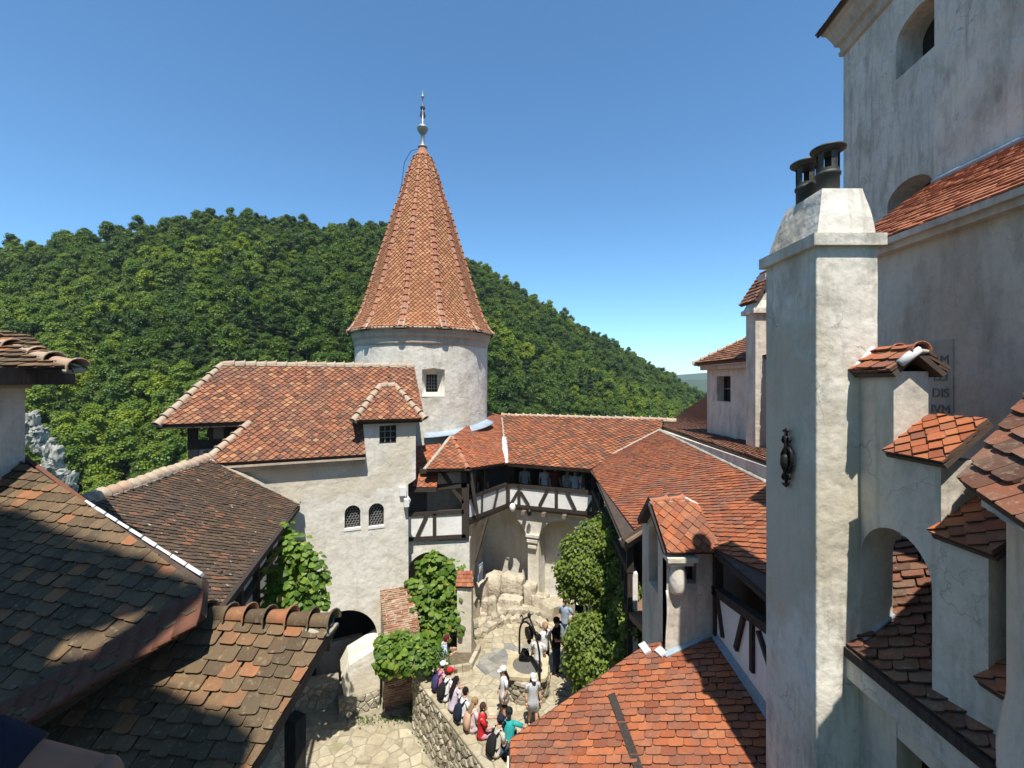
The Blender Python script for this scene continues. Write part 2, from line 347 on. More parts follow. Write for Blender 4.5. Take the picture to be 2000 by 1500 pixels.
def clip(poly, edges):
    """clip a polygon by half planes ((x,y),(nx,ny)) keeping the inner side"""
    for (ex, ey), (nx, ny) in edges:
        out = []
        for i in range(len(poly)):
            a, b = poly[i-1], poly[i]
            da, db = (a[0]-ex)*nx+(a[1]-ey)*ny, (b[0]-ex)*nx+(b[1]-ey)*ny
            if (da >= 0) != (db >= 0):
                t = da/(da-db); out.append((a[0]+(b[0]-a[0])*t, a[1]+(b[1]-a[1])*t))
            if db >= 0: out.append(b)
        poly = out
        if len(poly) < 3: return []
    return poly
def area2(p): return sum(p[i-1][0]*p[i][1]-p[i][0]*p[i-1][1] for i in range(len(p)))/2
def hedges(poly):
    if area2(poly) < 0: poly = poly[::-1]
    return [(poly[i-1], (-(poly[i][1]-poly[i-1][1]), poly[i][0]-poly[i-1][0])) for i in range(len(poly))]
def inset(poly, d):
    if area2(poly) < 0: poly = poly[::-1]
    e = []
    for i in range(len(poly)):
        a, b = poly[i-1], poly[i]; nx, ny = -(b[1]-a[1]), b[0]-a[0]; l = math.hypot(nx, ny) or 1
        e.append(((a[0]+nx/l*d, a[1]+ny/l*d), (nx/l, ny/l)))
    return clip(poly, e)
def voronoi(poly, sx, sy, jit=.38, gap=.02, rr=R, skip=None):
    """irregular stones filling a convex polygon"""
    xs, ys = [p[0] for p in poly], [p[1] for p in poly]
    x0, y0 = min(xs), min(ys); nx, ny = int((max(xs)-x0)/sx)+2, int((max(ys)-y0)/sy)+2
    S = {}
    for j in range(-1, ny+1):
        for i in range(-1, nx+1):
            S[i, j] = (x0+(i+.5*(j & 1)+rr.uniform(-jit, jit))*sx, y0+(j+rr.uniform(-jit, jit))*sy)
    he = hedges(poly); out = []
    for (i, j), c in S.items():
        if skip and skip(c): continue
        cell = [(c[0]-2*sx, c[1]-2*sy), (c[0]+2*sx, c[1]-2*sy), (c[0]+2*sx, c[1]+2*sy), (c[0]-2*sx, c[1]+2*sy)]
        ed = []
        for dj in (-2, -1, 0, 1, 2):
            for di in (-2, -1, 0, 1, 2):
                q = S.get((i+di, j+dj))
                if q and (di or dj): ed.append((((c[0]+q[0])/2, (c[1]+q[1])/2), (c[0]-q[0], c[1]-q[1])))
        cell = clip(cell, ed)
        if cell: cell = clip(cell, he)
        if len(cell) >= 3:
            cell = inset(cell, gap/2)
            if len(cell) >= 3 and area2(cell) > sx*sy*.06: out.append(cell)
    return out
def stones(fr, cells, mats, parent, name='stone', h=.04, bev=.02, hv=.5, cap=300):
    """each cell becomes a stone of its own standing proud of the frame plane"""
    cells = sorted(cells, key=lambda c: -area2(c)); rest = MB()
    for k, c in enumerate(cells):
        hh = h*(1+R.uniform(-hv, hv)); b = min(bev, math.sqrt(area2(c))*.22); top = inset(c, b)
        if len(top) < 3: continue
        n = len(c); tn = len(top)
        cx, cy = sum(p[0] for p in c)/n, sum(p[1] for p in c)/n
        if tn != n: top = [(cx+(p[0]-cx)*.78, cy+(p[1]-cy)*.78) for p in c]; tn = n
        tilt = (R.uniform(-.06, .06), R.uniform(-.06, .06))
        vs = [fr.p(u, v, -.05) for u, v in c]+[fr.p(u, v, hh*.55) for u, v in c]+[fr.p(u, v, hh+(u-cx)*tilt[0]+(v-cy)*tilt[1]) for u, v in top]
        fs = [(i, (i+1) % n, n+(i+1) % n, n+i) for i in range(n)]+[(n+i, n+(i+1) % n, 2*n+(i+1) % n, 2*n+i) for i in range(n)]+[tuple(range(2*n, 3*n))]
        mt = mats if isinstance(mats, str) else R.choice(mats)
        if k < cap: MB().add(vs, fs).build(name, [mt], parent)
        else: rest.add(vs, fs, 0, R.random())
    if rest.v: tag(rest.build(name+'_rest', [mats if isinstance(mats, str) else mats[0]], parent, attr=True), kind='stuff')

# ------------------------------------------------------------------ roof tiles
def outline(kind, w, h):
    L = h*1.7
    if kind == 'point':
        return [(-w/2, w*.46), (-w*.10, .012), (0, 0), (w*.10, .012), (w/2, w*.46), (w/2, L), (-w/2, L)]
    c = w*.13
    return [(-w/2, c), (-w/2+c*.4, c*.3), (-w/2+c*1.3, 0), (w/2-c*1.3, 0), (w/2-c*.4, c*.3), (w/2, c), (w/2, L), (-w/2, L)]
def tile_geo(poly, h, t):
    L = h*1.7; z = lambda y: t*2.0*(1-y/L)+.004; n = len(poly)
    vs = [(x, y, z(y)) for x, y in poly]+[(x, y, z(y)-t) for x, y in poly]
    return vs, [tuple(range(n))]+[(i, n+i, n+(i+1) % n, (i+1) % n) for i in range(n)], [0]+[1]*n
TILES = {}                              # thing -> list of tiles waiting to be built
TMESH = {}
def put_tile(owner, roof, mtx, kind, w, h, t, mat, poly=None, big=1.0):
    P = mtx.translation; d = P-EYE
    if d.y > .3:
        px, py = 1000+FPX*d.x/d.y, HOR-FPX*d.z/d.y
        sc = FPX/d.y*w*abs((mtx.col[2].xyz).dot(d.normalized()))
        if not (-20 < px < 2020 and -20 < py < 1520): sc *= .02
    else: sc = 0
    TILES.setdefault(owner.name, []).append((sc*big, roof, mtx, kind, w, h, t, mat, poly))
def tile_plane(owner, roof, fr, poly, row, kind='flat', w=.2, h=.15, t=.02, mat='tile_red', jit=1.0, lift=.012, sag=0, hide=None):
    """lay overlapping tiles over a convex polygon (3D points) of the plane fr; row = direction of the courses"""
    X = Vector(row); X = (X-fr.N*X.dot(fr.N)).normalized()
    F = Frame(fr.O, X, fr.N.cross(X)); P = [F.uv(p) for p in poly]
    if area2(P) < 0: P = P[::-1]
    he = hedges(P); x0, x1 = min(p[0] for p in P), max(p[0] for p in P); y0, y1 = min(p[1] for p in P), max(p[1] for p in P)
    base = outline(kind, w*.97, h); hh = h if kind == 'flat' else w*.52
    nrow = int((y1-y0)/hh)+3
    for j in range(-1, nrow):
        y = y0+j*hh
        for i in range(-1, int((x1-x0)/w)+2):
            x = x0+(i+.5*(j & 1))*w
            dx, dy, rot = R.gauss(0, .006)*jit, R.gauss(0, .007)*jit, R.gauss(0, .018)*jit
            wv_ = jit*.022*mnoise.noise((x*.9+F.O.x, y*.9+F.O.y, 2.7)); dy += wv_; sg = jit*.02*mnoise.noise((x*.7, y*.7, F.O.x))
            if R.random() < .012*jit: rot += R.uniform(-.12, .12); dy -= R.uniform(0, .05)
            full = [(x+q[0], y+q[1]) for q in base]
            if hide and hide(F.p(x, y+h*.4)): continue
            c = clip(full, he)
            if len(c) < 3 or area2(c) < .0012: continue
            cut = None
            if abs(area2(c)-area2(full)) > 1e-5:
                cut = [(q[0]-x, q[1]-y) for q in c]
                # keep the cut pieces square on their own bottom edge
                dx = dy = rot = 0
            m_ = F.mat(x+dx, y+dy, lift+max(-.006, sg)+abs(R.gauss(0, .004))*jit, rot)
            put_tile(owner, roof, m_, kind, w, h, t, mat, cut)
def finish_tiles(cap=300):
    for on, L in TILES.items():
        L.sort(key=lambda a: -a[0]); rest = {}
        for k, (sc, roof, mtx, kind, w, h, t, mat, cut) in enumerate(L):
            key = (kind, round(w, 3), round(h, 3), round(t, 3), mat)
            if cut is None:
                if key+('g',) not in TMESH: TMESH[key+('g',)] = tile_geo(outline(kind, w*.97, h), h, t)
                vs, fs, mi = TMESH[key+('g',)]
            else: vs, fs, mi = tile_geo(cut, h, t)
            if k < cap:
                if cut is None:
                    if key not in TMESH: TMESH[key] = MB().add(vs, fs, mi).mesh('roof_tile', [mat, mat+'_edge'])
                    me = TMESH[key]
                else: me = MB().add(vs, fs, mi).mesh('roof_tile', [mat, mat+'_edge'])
                o = bpy.data.objects.new('roof_tile', me); linked(o, roof); o.matrix_local = mtx
            else:
                b = rest.setdefault((roof.name, mat), (roof, MB()))[1]
                b.add([mtx @ Vector(v) for v in vs], fs, mi, R.random())
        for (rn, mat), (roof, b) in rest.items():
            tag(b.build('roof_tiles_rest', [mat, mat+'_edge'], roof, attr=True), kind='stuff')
RMESH = {}
def ridge_mesh(r, L, mat, lip):
    key = (round(r, 3), round(L, 3), mat, lip)
    if key not in RMESH:
        b = MB(); rings = []
        prof = [(0, r*1.0), (L*.80, r*1.10), (L*.90, r*1.16), (L*.97, r*(1.16+lip)), (L*1.05, r*(1.18+lip)), (L*1.05, r*(1.0+lip)), (L*.8, r*.9), (0, r*.85)]
        n = 9; vs, fs = [], []
        for x, q in prof:
            for k in range(n):
                a = math.pi*(-.04+1.08*k/(n-1)); vs.append((x, -q*math.cos(a), q*.92*math.sin(a)))
        for i in range(len(prof)-1):
            for k in range(n-1): fs.append((i*n+k, i*n+k+1, (i+1)*n+k+1, (i+1)*n+k))
        b.add(vs, fs); RMESH[key] = b.mesh('ridge_tile', [mat], True)
    return RMESH[key]
def ridge_line(roof, a, b, r=.11, L=.34, mat='tile_ridge', lip=.25, up=ZUP, sink=.02, mortar=True, name='ridge_tile', jit=1):
    """overlapping half-round tiles along a ridge or hip; the lip looks from a to b"""
    a, b = Vector(a), Vector(b); X = (b-a); T = X.length; X.normalize(); up = Vector(up)
    Z = (up-X*up.dot(X)).normalized(); Y = Z.cross(X); n = max(1, round(T/L)); me = ridge_mesh(r, T/n, mat, lip)
    for i in range(n):
        p = a+X*(T*i/n)-Z*sink+Y*R.gauss(0, .008)*jit+Z*R.gauss(0, .006)*jit
        x2 = (X+Y*R.gauss(0, .03)*jit+Z*(.05+R.gauss(0, .02)*jit)).normalized(); z2 = (Z-x2*Z.dot(x2)).normalized(); y2 = z2.cross(x2)
        o = bpy.data.objects.new(name, me); linked(o, roof)
        o.matrix_local = Matrix(((x2.x, y2.x, z2.x, p.x), (x2.y, y2.y, z2.y, p.y), (x2.z, y2.z, z2.z, p.z), (0, 0, 0, 1)))
    if mortar: rough_strip(roof, a-Z*r*.45, b-Z*r*.45, r*2.5, r*.75, up, 'mortar')
def rough_strip(parent, a, b, wd, ht, up=ZUP, mat='mortar', name='mortar_bed', step=.09, amp=.16):
    a, b = Vector(a), Vector(b); X = (b-a); T = X.length; X.normalize(); up = Vector(up)
    Z = (up-X*up.dot(X)).normalized(); Y = Z.cross(X); n = max(2, int(T/step)); rr = []
    for i in range(n+1):
        p = a+X*(T*i/n); ring = []
        for k in range(8):
            t = 2*math.pi*(k+.5)/8; j = 1+R.uniform(-amp, amp)
            ring.append(p+Y*(wd/2*math.copysign(abs(math.cos(t))**.6, math.cos(t))*j)+Z*(ht/2*math.copysign(abs(math.sin(t))**.6, math.sin(t))*j))
        rr.append(ring)
    return MB().rings(rr).build(name, [mat], parent, True)
def deck(parent, pts, name='roof_deck', th=.1, mat='deck', fr=None):
    """board deck under the tiles; pts = 3D polygon of the roof plane"""
    fr = fr or pframe(*pts[:3]); b = MB(); b.slab(fr, [fr.uv(p) for p in pts], (), th)
    return b.build(name, [mat], parent)
# ------------------------------------------------------------------ the setting: ground, hill, forest
SKYLINE = [(-600, 560), (-300, 520), (0, 482), (100, 462), (200, 448), (300, 430), (430, 413), (540, 424), (620, 436), (690, 426), (760, 440), (900, 495), (1000, 550), (1100, 612), (1200, 668), (1300, 724), (1385, 775), (1600, 800), (2600, 830)]
def lerp_tab(tab, x):
    if x <= tab[0][0]: return tab[0][1]
    for (a, b), (c, d) in zip(tab, tab[1:]):
        if x <= c: return b+(d-b)*(x-a)/(c-a)
    return tab[-1][1]
def hill_z(x, y):
    r_ = math.hypot(x, y-8)
    und = 5*mnoise.noise((x*.013, y*.013, 3.1))+2.5*mnoise.noise((x*.04, y*.04, 8.7))
    flat = -46+und*.4
    if y > 30:
        a = x/y; px = 1000+FPX*a
        yc = lerp_tab([(0, 230), (430, 255), (1000, 330), (1385, 430), (2600, 520)], px)
        zc = 10+(HOR-lerp_tab(SKYLINE, px))/FPX*yc-8.0
        y0 = 62; t = (y-y0)/(yc-y0)
        if t <= 0: z = flat
        elif t < 1: z = -46+(zc+46)*(t**.92)+und*math.sin(math.pi*min(1, t))
        else: z = zc-(t-1)*70
        z = max(z, -60)
    else: z = flat
    k = max(0, min(1, (r_-27)/26)); k = k*k*(3-2*k)          # the castle rock
    return (-2.4)*(1-k)+z*k
nx, ny = 150, 110; vs = []
X0, X1, Y0, Y1 = -620, 620, -130, 620
for j in range(ny+1):
    for i in range(nx+1):
        u, v = i/nx, j/ny
        x = X0+(X1-X0)*u; y = Y0+(Y1-Y0)*(v**1.25)
        x = (u-.5)*2; x = math.copysign(abs(x)**1.5, x)*620
        vs.append((x, y, hill_z(x, y)))
fs = [(j*(nx+1)+i, j*(nx+1)+i+1, (j+1)*(nx+1)+i+1, (j+1)*(nx+1)+i) for j in range(ny) for i in range(nx)]
tag(MB().add(vs, fs).build('hill', ['forest_floor'], None, True), kind='structure')
b = MB(); n = 48
b.add([(0, 0, -62)]+[(9000*math.cos(2*math.pi*k/n), 9000*math.sin(2*math.pi*k/n), -62) for k in range(n)], [(0, 1+k, 1+(k+1) % n) for k in range(n)])
tag(b.build('ground', ['far_hill']), kind='structure')
# blue ridges far down the valley
for yy, top, seed in ((2300, 18, 2.0), (3800, 75, 5.0)):
    b = MB(); vs = []; n = 90
    for i in range(n+1):
        x = -3200+6400*i/n+1100
        h = top+38*mnoise.noise((x*.0011, seed, 0))+14*mnoise.noise((x*.004, seed, 4))
        vs += [(x, yy-500, -64), (x, yy, h), (x, yy+700, -64)]
    b.add(vs, [(3*i+k, 3*i+k+1, 3*i+k+4, 3*i+k+3)[::-1] for i in range(n) for k in (0, 1)])
    tag(b.build('distant_hills', ['far_hill'], None, True), kind='structure')

def leaf_card(b, p, nrm, s, rnd, mi=0, asp=.8):
    nrm = nrm.normalized(); t = Vector((R.gauss(0, 1), R.gauss(0, 1), R.gauss(0, 1))); t = t-nrm*t.dot(nrm)
    if t.length < .01: t = nrm.orthogonal()
    t.normalize(); q = nrm.cross(t)*asp
    b.add([p-t*s-q*s*.5, p-t*s*.2+q*s, p+t*s+q*s*.2, p+t*s*.3-q*s], [(0, 3, 2, 1)], mi, rnd)
def crown(seed, kind):
    r = random.Random(seed); b = MB()
    if kind == 'conifer':
        Ht, W = 11.5, 2.6
        b.tube([(0, 0, -2), (0, 0, Ht*.96)], [.3, .04], 5, 1)
        for k in range(1000):
            t = r.random()**.8; z = Ht*(.1+.9*t); lay = .75+.25*math.cos(z*4.2)
            rr = W*(1-t)**.9*lay*(.55+.45*r.random()); a = r.uniform(0, 6.283)
            p = Vector((rr*math.cos(a), rr*math.sin(a), z-rr*.25))
            leaf_card(b, p, Vector((math.cos(a)*.5, math.sin(a)*.5, 1)), r.uniform(.25, .55), r.random())
        return b.mesh('forest_crown', ['conifer_leaf', 'bark'], False, True)
    Ht, W = r.uniform(8.5, 11), r.uniform(3.0, 3.9)
    b.tube([(0, 0, -3), (0, 0, Ht*.6)], [.3, .10], 5, 1)
    lobes = []
    for k in range(20):
        a = r.uniform(0, 6.283); t = r.random(); z = Ht*(.30+.62*t); rr = W*.72*math.sqrt(max(0, 1-((t-.3)/.75)**2))*r.uniform(.45, 1)
        lobes.append((Vector((rr*math.cos(a), rr*math.sin(a), z)), r.uniform(.8, 1.45)))
    lobes.append((Vector((0, 0, Ht*.92)), 1.0)); lobes.append((Vector((0, 0, Ht*.52)), 2.1))
    for c, q in lobes:
        b.ball(c, q*.7, q*.7, q*.58, 6, 4, 0, r.random()*.5)
        for k in range(int(80*q)):
            d = Vector((r.gauss(0, 1), r.gauss(0, 1), r.gauss(.3, 1))).normalized()
            p = c+Vector((d.x*q, d.y*q, d.z*q*.8))*r.uniform(.7, 1.22)
            leaf_card(b, p, d*.7+Vector((r.gauss(0, .4), r.gauss(0, .4), .7)), r.uniform(.13, .30), min(1, max(0, r.gauss(.5, .2))))
    return b.mesh('forest_crown', ['forest_light' if kind == 'light' else 'forest_leaf', 'bark'], False, True)
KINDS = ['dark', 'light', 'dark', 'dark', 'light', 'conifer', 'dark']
srcs = []
for k, kd in enumerate(KINDS):
    srcs.append(bpy.data.objects.new('forest_crown', crown(100+k, kd)))
pts = {k: [] for k in range(len(KINDS))}
fr_ = random.Random(5); y = 66.0
while y < 480:
    stp = 3.6+y*.0066; x = -1.45*y-20
    while x < .62*y+25:
        px_, py_ = x+fr_.uniform(-.48, .48)*stp, y+fr_.uniform(-.48, .48)*stp
        a = px_/py_; pxx = 1000+FPX*a; yc = lerp_tab([(0, 230), (430, 255), (1000, 330), (1385, 430), (2600, 520)], pxx)
        if py_ < yc+30 and math.hypot(px_, py_-8) > 58:
            z = hill_z(px_, py_)
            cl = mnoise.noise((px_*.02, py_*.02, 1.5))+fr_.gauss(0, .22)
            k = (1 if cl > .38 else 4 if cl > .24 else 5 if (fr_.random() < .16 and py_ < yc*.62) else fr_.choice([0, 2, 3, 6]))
            crag = (-1.12 < a < -.97 and 66 < py_ < 90)
            if not crag: pts[k].append((px_, py_, z-1.2, fr_.choice([.6, .75, .85, .95, 1.05, 1.25])*fr_.uniform(.9, 1.1)))
        x += stp
    y += stp*.92
# one object that scatters the crowns (nobody could count them)
me = bpy.data.meshes.new('forest'); allp = [(k, p) for k in pts for p in pts[k]]
me.from_pydata([p[:3] for k, p in allp], [], [])
a1 = me.attributes.new('kind_index', 'INT', 'POINT'); a1.data.foreach_set('value', [k for k, p in allp])
a2 = me.attributes.new('size', 'FLOAT', 'POINT'); a2.data.foreach_set('value', [p[3] for k, p in allp])
forest = linked(bpy.data.objects.new('forest', me)); tag(forest, 'dense green broadleaf forest covering the hillside', 'forest', kind='stuff')
gn = bpy.data.node_groups.new('forest_scatter', 'GeometryNodeTree')
gn.interface.new_socket('Geometry', in_out='INPUT', socket_type='NodeSocketGeometry')
gn.interface.new_socket('Geometry', in_out='OUTPUT', socket_type='NodeSocketGeometry')
gi, go = gn.nodes.new('NodeGroupInput'), gn.nodes.new('NodeGroupOutput')
jn = gn.nodes.new('GeometryNodeJoinGeometry')
na = gn.nodes.new('GeometryNodeInputNamedAttribute'); na.data_type = 'INT'; na.inputs[0].default_value = 'kind_index'
ns = gn.nodes.new('GeometryNodeInputNamedAttribute'); ns.data_type = 'FLOAT'; ns.inputs[0].default_value = 'size'
rv = gn.nodes.new('FunctionNodeRandomValue'); rv.data_type = 'FLOAT_VECTOR'
rv.inputs[0].default_value = (-.06, -.06, 0); rv.inputs[1].default_value = (.06, .06, 6.283)
for k, s in enumerate(srcs):
    oi = gn.nodes.new('GeometryNodeObjectInfo'); oi.inputs['Object'].default_value = s; oi.inputs['As Instance'].default_value = True
    cp = gn.nodes.new('FunctionNodeCompare'); cp.data_type = 'INT'; cp.operation = 'EQUAL'
    gn.links.new([o for o in na.outputs if o.enabled][0], [i for i in cp.inputs if i.enabled][0]); [i for i in cp.inputs if i.enabled][1].default_value = k
    ip = gn.nodes.new('GeometryNodeInstanceOnPoints')
    gn.links.new(gi.outputs[0], ip.inputs['Points']); gn.links.new(cp.outputs[0], ip.inputs['Selection'])
    gn.links.new(oi.outputs['Geometry'], ip.inputs['Instance']); gn.links.new(rv.outputs[0], ip.inputs['Rotation'])
    gn.links.new([o for o in ns.outputs if o.enabled][0], ip.inputs['Scale']); gn.links.new(ip.outputs[0], jn.inputs[0])
gn.links.new(jn.outputs[0], go.inputs[0])
mo = forest.modifiers.new('scatter', 'NODES'); mo.node_group = gn
print('forest crowns', len(allp))
# ------------------------------------------------------------------ round tower with the tall tiled spire
TC = Vector((-4.757, 24.0, 0)); TR = 3.417
tower = thing('round_tower', 'round pale plaster tower under a tall orange tiled spire', 'tower')
def cyl(a, r, z): return TC+Vector((r*math.sin(a), -r*math.cos(a), z))      # a = 0 faces -Y
wa, ww = rad(19.5), rad(8.8)        # window bearing and half width
zs = [-2, 5, 7.6, 9.30, 10.62, 11.75]
angs = sorted(set([2*math.pi*k/72 for k in range(72)]+[wa-ww, wa+ww])); angs = [a for a in angs if not (wa-ww+.001 < a < wa+ww-.001)]
b = MB(); n = len(angs); vs = [cyl(a, TR+.05*mnoise.noise((a*2, z*.4, 1)), z) for z in zs for a in angs]; fs = []
for j in range(len(zs)-1):
    for i in range(n):
        i2 = (i+1) % n
        if zs[j] == 9.30 and abs(angs[i]-(wa-ww)) < 1e-6: continue
        fs.append((j*n+i, j*n+i2, (j+1)*n+i2, (j+1)*n+i))
b.add(vs, fs)
o_ = [cyl(wa-ww, TR, 9.30), cyl(wa+ww, TR, 9.30), cyl(wa+ww, TR, 10.55), cyl(wa, TR, 10.62), cyl(wa-ww, TR, 10.55)]
# splayed reveal
iw = ww*.56; i_ = [cyl(wa-iw, TR-.55, 9.52), cyl(wa+iw, TR-.55, 9.52), cyl(wa+iw, TR-.55, 10.32), cyl(wa, TR-.55, 10.33), cyl(wa-iw, TR-.55, 10.32)]
b.add(o_+i_, [(k, (k+1) % 5, 5+(k+1) % 5, 5+k)[::-1] for k in range(5)])
b.add([cyl(wa-ww, TR, 10.55), cyl(wa, TR, 10.62), cyl(wa+ww, TR, 10.55), cyl(wa+ww, TR, 10.62), cyl(wa-ww, TR, 10.62)], [(0, 1, 4), (1, 2, 3)])
b.build('wall', ['plaster_tower'], tower, True)
fw = Frame((i_[0]+i_[1])/2, (i_[1]-i_[0]), ZUP).off(-.03); hw = (i_[1]-i_[0]).length/2
win = MB().slab(fw, [(-hw-.1, -.1), (hw+.1, -.1), (hw+.1, .9), (-hw-.1, .9)], (), .03).build('window', ['window_glass'], tower)
b = MB()
for k in (-.5, .0, .5): b.beam(fw.p(k*hw*1.0, 0, .02), fw.p(k*hw*1.0, .8, .02), .03, .03, fw.N)
for k in (.15, .3, .45, .6): b.beam(fw.p(-hw, k, .03), fw.p(hw, k, .03), .03, .03)
b.build('lattice', ['lead_lattice'], win)
b = MB()
for s_ in (-1, 1): b.beam(fw.p(s_*hw*.95, -.02, .02), fw.p(s_*hw*.95, .82, .02), .06, .05, fw.N)
b.beam(fw.p(-hw, .02, .02), fw.p(hw, .02, .02), .05, .06); b.beam(fw.p(-hw, .79, .02), fw.p(hw, .79, .02), .05, .06)
b.build('window_frame', ['timber'], win)
prof = [(TR, 11.70), (TR+.05, 11.74), (TR+.06, 11.90), (TR+.04, 11.93), (TR+.04, 12.05), (TR+.14, 12.10), (TR+.16, 12.20), (TR+.13, 12.24), (TR+.20, 12.36), (TR+.30, 12.44), (TR+.30, 12.50), (TR-.3, 12.52)]
b = MB(); b.rings([[cyl(2*math.pi*k/72, r_+.012*mnoise.noise((k*.8, z, 0)), z) for k in range(72)] for r_, z in prof], 0, False); b.build('cornice', ['cornice'], tower, True)
MB().lathe(TC, [(3.3, 12.40), (3.72, 12.37), (3.72, 12.41), (3.3, 12.46)], 72).build('eave_shadow_ring', ['deck'], tower)  # ring added under the eave so its shadow falls round, not scalloped
SP = [(3.70, 12.43), (3.52, 12.56), (3.36, 12.86), (3.10, 13.35), (2.88, 13.95), (2.55, 15.05), (2.24, 16.14), (1.90, 17.23), (1.44, 18.86), (1.12, 19.7), (.83, 20.8), (.50, 21.75), (.30, 22.1)]
NS = 12; TO = rad(11.2)
def rib(k, r, z): return cyl(2*math.pi*k/NS, r/math.cos(math.pi/NS), z)      # ribs at +-15, +-45 degrees ...
b = MB(); b.rings([[cyl(2*math.pi*(k+.5)/NS+TO, (r-.03)/math.cos(math.pi/NS), z) for k in range(NS)] for r, z in SP])
spire = b.build('spire_roof', ['deck'], tower)
# arc length along the profile
S = [0.0]
for (r0, z0), (r1, z1) in zip(SP, SP[1:]): S.append(S[-1]+math.hypot(r1-r0, z1-z0))
def prof_at(s):
    for i in range(len(SP)-1):
        if s <= S[i+1] or i == len(SP)-2:
            t = (s-S[i])/(S[i+1]-S[i]); return SP[i][0]+(SP[i+1][0]-SP[i][0])*t, SP[i][1]+(SP[i+1][1]-SP[i][1])*t
for k in range(NS):
    a = 2*math.pi*k/NS+TO; out = Vector((math.sin(a), -math.cos(a), 0)); U = Vector((math.cos(a), math.sin(a), 0))
    s, j = .0, 0; tw = .215; ph = tw*.52
    while s < S[-1]-.25:
        r0, z0 = prof_at(s); r1, z1 = prof_at(s+.2); Vv = (out*(r1-r0)+ZUP*(z1-z0)).normalized(); F = Frame(TC+out*r0+ZUP*z0, U, Vv)
        half = r0*math.tan(math.pi/NS); m_ = int(half/tw)+1
        for i in range(-m_, m_+1):
            x = (i+.5*(j & 1))*tw
            if abs(x) < half-.01:
                put_tile(tower, spire, F.mat(x+R.gauss(0, .005), R.gauss(0, .006), .01, R.gauss(0, .02)), 'point', tw, .13, .026, 'tile_tower')
        s += ph; j += 1
    # rib of half-round tiles between the facets
    a2_ = 2*math.pi*(k+.5)/NS+TO; o2 = Vector((math.sin(a2_), -math.cos(a2_), 0)); s = .05; c_ = 1/math.cos(math.pi/NS)
    while s < S[-1]-.5:
        e = min(s+.36, S[-1]-.2); r0, z0 = prof_at(s); r1, z1 = prof_at(e)
        A, B = TC+o2*(r0*c_)+ZUP*z0, TC+o2*(r1*c_)+ZUP*z1; X = (A-B); L = X.length; X.normalize()
        Zv = (o2-X*o2.dot(X)).normalized(); Y = Zv.cross(X); sc = min(1, .55+r0*.25)
        o = bpy.data.objects.new('rib_tile', ridge_mesh(.10, .36, 'tile_rib', .12)); linked(o, spire)
        x2 = (X+Zv*.05).normalized(); z2 = (Zv-x2*Zv.dot(x2)).normalized(); p = B-Zv*.015
        o.matrix_local = Matrix(((x2.x*L/.36, Y.x*sc, z2.x*sc, p.x), (x2.y*L/.36, Y.y*sc, z2.y*sc, p.y), (x2.z*L/.36, Y.z*sc, z2.z*sc, p.z), (0, 0, 0, 1)))
        s = e
    pr = [prof_at(S[-1]*t/14*.96) for t in range(15)]
    rr = []
    for r_, z_ in pr:
        c0 = TC+o2*(r_*c_-.015)+ZUP*z_; T_ = Vector((-o2.y, o2.x, 0)); q = .14*min(1, .4+r_*.3)
        rr.append([c0+T_*(-q*R.uniform(.9, 1.3)), c0+T_*(-q*.6)+o2*.05, c0+T_*(q*.6)+o2*.05, c0+T_*(q*R.uniform(.9, 1.3)), c0-o2*.08])
    MB().rings(rr).build('mortar_bed', ['mortar'], spire)
b = MB(); b.lathe(TC, [(.40, 21.85), (.36, 21.9), (.20, 22.42), (.19, 22.5)], 20); b.build('spire_cap', ['tile_rib'], tower, True)
fz_ = lambda z: 22.42+(z-22.82)*.89
fin = MB().lathe(TC, [(r_, fz_(z_)) for r_, z_ in [(.22, 22.82), (.26, 22.88), (.22, 22.95), (.12, 23.0), (.105, 23.05), (.10, 23.62), (.16, 23.68), (.27, 23.86), (.30, 23.98), (.31, 24.0), (.30, 24.04), (.22, 24.16), (.10, 24.24), (.055, 24.28), (.05, 24.85), (.04, 25.4), (.035, 25.82), (.08, 25.86), (.085, 25.92), (.05, 25.98), (.025, 26.02), (.004, 26.3)]], 16).build('finial', ['finial_metal'], tower, True)
# weather vane seen end on: a round disc over a tail plate
b = MB(); c = TC+ZUP*fz_(25.3)
b.ball(c+Vector((0, 0, -.06)), .13, .05, .15, 12, 8); b.slab(Frame(c+Vector((-.02, -.02, -.5)), (1, .35, 0), ZUP), [(-.12, .0), (-.04, -.12), (.12, -.10), (.19, .02), (.12, .26), (-.08, .26)], (), .04)
b.build('weather_vane', ['iron'], fin)
b = MB(); pts_ = [cyl(rad(-70), .24, 22.35), cyl(rad(-78), .62, 22.2), cyl(rad(-80), .95, 21.6), cyl(rad(-82), 1.1, 20.4), cyl(rad(-82), 1.45, 19.0), cyl(rad(-80), 1.95, 17.3), cyl(rad(-78), 2.5, 15.5), cyl(rad(-76), 3.05, 13.8)]
b.tube(pts_, .018, 5); b.build('lightning_cable', ['cable'], tower, True)
